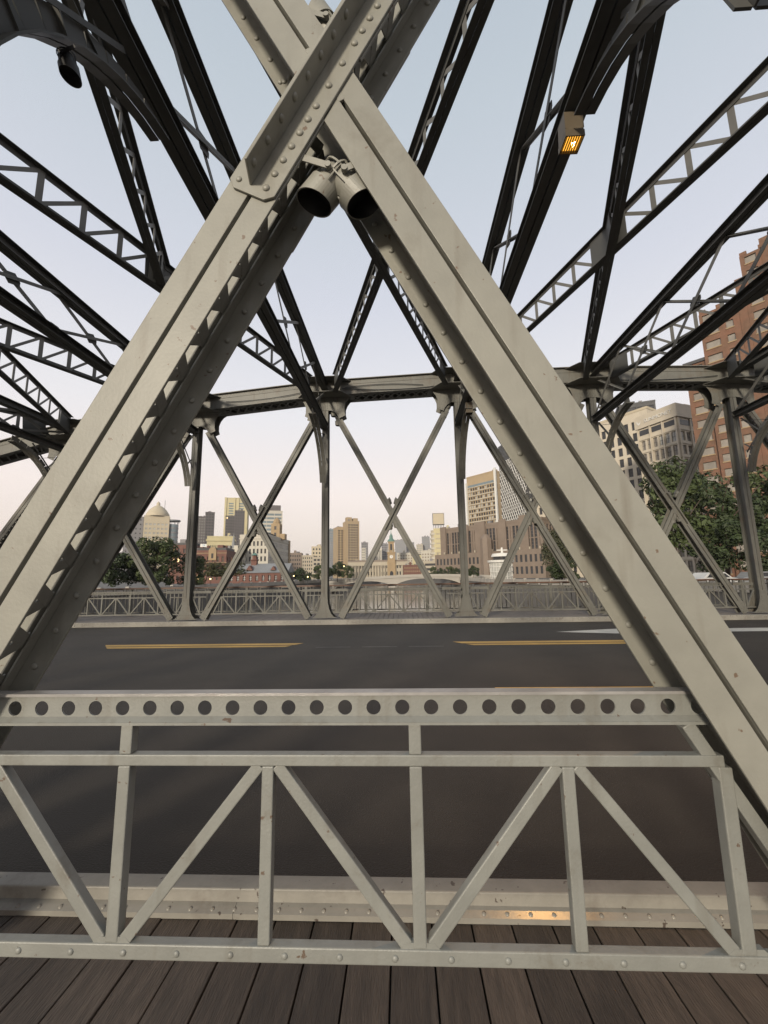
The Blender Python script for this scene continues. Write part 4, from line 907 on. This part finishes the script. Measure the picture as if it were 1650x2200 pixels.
# white river pavilion
b_ = empty('river_pavilion', (22.4,95,Z0), 0, 'white glazed river pavilion with stacked deck roofs among the trees', 'pavilion')
mkobj('glass_drum', G().lathe([(2.3,0),(2.5,4.2)], (0,0,0), n=20), GLASSL, b_)
for k in range(20): a = k*pi/10; mkobj('mullion', G().beam((2.33*cos(a),2.33*sin(a),0),(2.53*cos(a),2.53*sin(a),4.2),(-sin(a),cos(a),0),.09,.1), WHITEP, b_)
for z in (1.0,2.1,3.2): mkobj('transom', G().lathe([(2.36+.045*z,z),(2.46+.045*z,z),(2.46+.045*z,z+.1),(2.36+.045*z,z+.1)], (0,0,0), n=20), WHITEP, b_)
mkobj('deck_roof', G().lathe([(.01,4.21),(2.9,4.21),(3.0,4.7),(.01,4.9)], (0,0,0), n=24), WHITEP, b_)
mkobj('upper_cabin', G().lathe([(2.1,4.85),(2.1,5.5)], (.4,0,0), n=20), GLASSD, b_)
mkobj('upper_roof', G().lathe([(.01,5.51),(2.5,5.51),(2.2,6.2),(.01,6.4)], (.4,0,0), n=24), WHITEP, b_)
mkobj('mast', G().cyl((.4,0,6.3),(.4,0,7.6),.3,.2,n=8).box(-.8,1.6,-.2,.2,6.9,7.1), WHITEP, b_)
# low arched road bridge over the creek
b_ = empty('arch_bridge', (0,130,0), 0, 'low pale concrete arch bridge crossing the creek beyond the railing', 'bridge')
g = G(); n = 40; XA, XB = -30, 30; top = lambda x: 1.35-2.0*((x-8)/34)**2
def under(x):
    for c, r in ((-13,9.5),(8,10.5),(27,8)):
        if abs(x-c) < r: return top(x)-.75-1.0*((x-c)/r)**2*1.0-(.9*((x-c)/r)**4)
    return -3.7
vs = []; fs = []
xs_ = [XA+(XB-XA)*k/120 for k in range(121)]
for x in xs_: vs += [(x,0,top(x)-.35),(x,0,min(under(x),top(x)-.6)),(x,12,top(x)-.35),(x,12,min(under(x),top(x)-.6))]
for k in range(120): a = 4*k; c = a+4; fs += [(a,a+1,c+1,c),(a+2,c+2,c+3,a+3),(a,c,c+2,a+2),(a+1,a+3,c+3,c+1)]
mkobj('arches', g.add(vs, fs), CONC, b_)
g = G()
for x0_, x1_ in zip(xs_, xs_[1:]): g.hexa([(x0_,-.3,top(x0_)-.34),(x1_,-.3,top(x1_)-.34),(x1_,.05,top(x1_)-.34),(x0_,.05,top(x0_)-.34),(x0_,-.3,top(x0_)+.5),(x1_,-.3,top(x1_)+.5),(x1_,.05,top(x1_)+.5),(x0_,.05,top(x0_)+.5)])
mkobj('parapet', g, CONC, b_)

# ------------------------------------------------------------------ trees
def crown_mesh(seed, n, flat_=1.0, m=None, wisp=0):
    rnd = random.Random(seed); blobs = []
    for k in range(24):
        a = rnd.uniform(0, 2*pi); r = rnd.uniform(.1,.85); z = rnd.uniform(-.65,.78)*flat_
        blobs.append((V((r*cos(a)*(1-.3*abs(z)), r*sin(a)*(1-.3*abs(z)), z)), rnd.uniform(.13,.34)))
    vs = []; fs = []
    for i in range(n):
        c, R = blobs[rnd.randrange(len(blobs))]
        d = V((rnd.gauss(0,1), rnd.gauss(0,1), rnd.gauss(0,1))).normalized()
        p = c+d*R*(.55+.5*rnd.random()**.6); p.z -= wisp*rnd.random()**2
        nn = (d+V((rnd.uniform(-1,1), rnd.uniform(-1,1), rnd.uniform(-.4,1.2)))*.8).normalized(); a = nn.orthogonal().normalized(); b = nn.cross(a)
        th = rnd.uniform(0, 2*pi); a, b = a*cos(th)+b*sin(th), b*cos(th)-a*sin(th); s = rnd.uniform(.018,.05)
        k = len(vs); vs += [p-a*s*1.5, p-b*s*.7+nn*s*.2, p+a*s*1.5, p+b*s*.7+nn*s*.2]; fs.append((k,k+1,k+2,k+3))
    me = bpy.data.meshes.new('crown'); me.from_pydata([tuple(v) for v in vs], [], fs); me.update()
    if m: me.materials.append(m)
    return me
CR = {}
def tree(px, py, h, r, kind, label, trunk_h=.35, name='tree', group=None, flat_=1.0):
    root = empty(name, (px,py,Z0), random.uniform(0,6), label, 'tree', group)
    key = kind
    if key not in CR: CR[key] = crown_mesh(11+kind, (5600,5800,4200,3600)[kind % 4], (1.0,1.0,.7,1.1)[kind % 4], LEAF[kind % 4], (.0,.0,.0,.35)[kind % 4])
    ch = h*(1-trunk_h)/2; o = mkobj('crown', CR[key], None, root, (0,0,h-ch)); o.scale = (r, r, ch*1.08)
    g = G(); z = 0; p = V((0,0,0)); rad = .045*h*.45
    for k in range(4):
        q = p+V((random.uniform(-.12,.12)*r*.4, random.uniform(-.12,.12)*r*.4, h*.13)); g.cyl(p, q, rad, rad*.82, n=9, caps=False); p = q; rad *= .82
    base = p
    mkobj('trunk', g, BARK, root)
    for k in range(7):
        a = k*2*pi/7+random.uniform(-.3,.3); g = G(); q0 = base-V((0,0,random.uniform(0,h*.16))); q1 = q0+V((cos(a)*r*.35, sin(a)*r*.35, h*.14)); q2 = q1+V((cos(a+.3)*r*.35, sin(a+.3)*r*.35, h*.16))
        g.cyl(q0, q1, rad*.75, rad*.5, n=6, caps=False); g.cyl(q1, q2, rad*.5, rad*.2, n=6, caps=False)
        mkobj('limb', g, BARK, root)
    return root
TG = 'trees on the river banks'
tree(30.5,47,13.6,5.0,0,'large tree right of the near diagonal, in front of the lettered hotel',.22,group=TG)
tree(36.8,49,14.6,5.4,1,'broad tree directly in front of the brick tower',.25,group=TG)
tree(43.5,50,13.8,5.2,0,'tree at the right edge in front of the brick tower',.25,group=TG)
tree(33.5,43,7.2,4.0,1,'low bushy tree under the large ones at right',.12,group=TG)
tree(39.5,44,6.4,3.6,0,'low tree at the right edge under the large ones',.15,group=TG)
tree(26.3,52,7.6,3.6,1,'dark tree behind the near right diagonal at the river bank',.15,group=TG)
tree(24.8,66,8.6,3.4,3,'wispy olive tree right of the white pavilion',.12,group=TG)
tree(27.6,70,9.8,3.6,2,'taller olive tree behind the wispy one near the pavilion',.15,group=TG)
tree(22.8,60,4.6,2.6,1,'short dark shrub tree beside the quay right of the pavilion',.1,group=TG)
tree(20.4,120,4.6,2.2,1,'small dark tree left of the white pavilion',.2,group=TG)
for k, (x, l) in enumerate(((11.5,'leftmost clipped round tree in the hedge row before the brown complex'),(14.2,'second clipped tree from the left in the hedge row'),(16.9,'third clipped tree from the left in the hedge row'),(19.4,'rightmost clipped tree in the hedge row'))):
    tree(x,150,4.6,2.0,k % 2,l,.12,group='hedge row before the brown complex')
tree(-40.5,53,8.2,4.8,1,'dark leafy tree left of the far diagonal foot at left',.05,group=TG)
tree(-34.3,56,7.4,4.2,0,'green tree just left of the far left post',.06,group=TG)
tree(-37.2,60,8.0,4.4,1,'dark tree standing behind the green one left of the far post',.06,group=TG)
tree(-31.8,62,5.2,3.2,0,'low green tree touching the far left post',.05,group=TG)
tree(-46.5,50,8.6,4.6,0,'large dark tree half hidden by the near left diagonal',.1,group=TG)
tree(-52,49,9.8,4.6,1,'dark tree at the far left edge beside the near diagonal',.1,group=TG)
tree(-39.5,90,6.0,6.6,2,'wide spreading tree in front of the low brick hall',.22,group=TG)
tree(-26.5,108,4.2,3.0,1,'low dark shrub tree left of the central post at the water',.1,group=TG)
tree(-23.5,118,5.0,2.8,0,'rounded dark tree just left of the central post',.15,group=TG)
tree(-20.0,128,6.8,4.0,1,'spreading dark tree right of the central post',.2,group=TG)
tree(-16.8,126,4.6,2.4,0,'small bright green tree right of the central post',.2,group=TG)
tree(-31.5,125,5.0,2.6,1,'small dark tree below the brown apartment blocks',.15,group=TG)
# street lamps that are lit
def street_lamp(x, y, h, label):
    r = empty('street_lamp', (x,y,Z0), 0, label, 'street lamp', 'lit lamps on the left bank')
    mkobj('pole', G().cyl((0,0,0),(0,0,h-.2),.07,.05,n=8), BLACKM, r); mkobj('globe', G().lathe([(.01,-.17),(.12,-.12),(.17,0),(.12,.12),(.01,.17)], (0,0,h), n=12), GLOBE, r, smooth=True); mkobj('cap', G().cyl((0,0,h+.26),(0,0,h+.36),.18,.05,n=8), BLACKM, r)
street_lamp(-43.2,92,1.6,'lit globe lamp at the foot of the red brick building')
street_lamp(-28.2,107,2.0,'left of two lit globe lamps left of the central post')
street_lamp(-24.3,106,1.7,'right of two lit globe lamps left of the central post')
street_lamp(-16.9,120,4.6,'lit globe lamp in the trees right of the central post')
# parked vehicles glimpsed through the trees at right
def car(x, y, rz, m, label):
    r = empty('parked_car', (x,y,Z0), rz, label, 'car')
    prof = [(-2.1,.35),(-2.15,.75),(-1.9,.95),(-1.25,1.0),(-.75,1.45),(.75,1.45),(1.35,1.0),(2.0,.88),(2.15,.6),(2.1,.35)]
    mkobj('body', G().prism(prof, (0,-.85,0), (1,0,0), (0,0,1), (0,1,0), 1.7), m, r, bevel=.06)
    mkobj('side_glass', G().prism([(-1.0,1.02),(-.68,1.36),(.68,1.36),(1.1,1.02)], (0,-.872,0), (1,0,0), (0,0,1), (0,1,0), .02), GLASSD, r)
    for wx in (-1.35,1.35):
        for wy in (-.86,.66): wl = mkobj('wheel', G().cyl((wx,wy,.33),(wx,wy+.2,.33),.33,n=16), BLACKM, r); mkobj('rim', G().cyl((wx,wy-.01,.33),(wx,wy-.001,.33),.2,n=12), SLATE, wl)
    mkobj('headlight', G().box(2.05,2.14,-.75,-.45,.62,.78), GLASSL, r); mkobj('headlight', G().box(2.05,2.14,.45,.75,.62,.78), GLASSL, r)
car(27.5,38.5,.1,WHITEP,'white car parked under the trees beyond the railing at right')
car(33.2,40.5,.05,SLATE,'grey car parked under the trees at the right edge')

# ------------------------------------------------------------------ evening air
hz = bpy.data.materials.new('evening_haze'); hz.use_nodes = True; t = hz.node_tree; t.nodes.clear()
ho = t.nodes.new('ShaderNodeOutputMaterial'); hv = t.nodes.new('ShaderNodeVolumePrincipled')
hv.inputs['Color'].default_value = (.93,.93,.95,1); hv.inputs['Density'].default_value = .00016; hv.inputs['Anisotropy'].default_value = 0.0
t.links.new(hv.outputs[0], ho.inputs['Volume'])
tag(mkobj('haze', G().box(-2650,2650,-950,2650,-4.8,112), hz), kind='stuff')
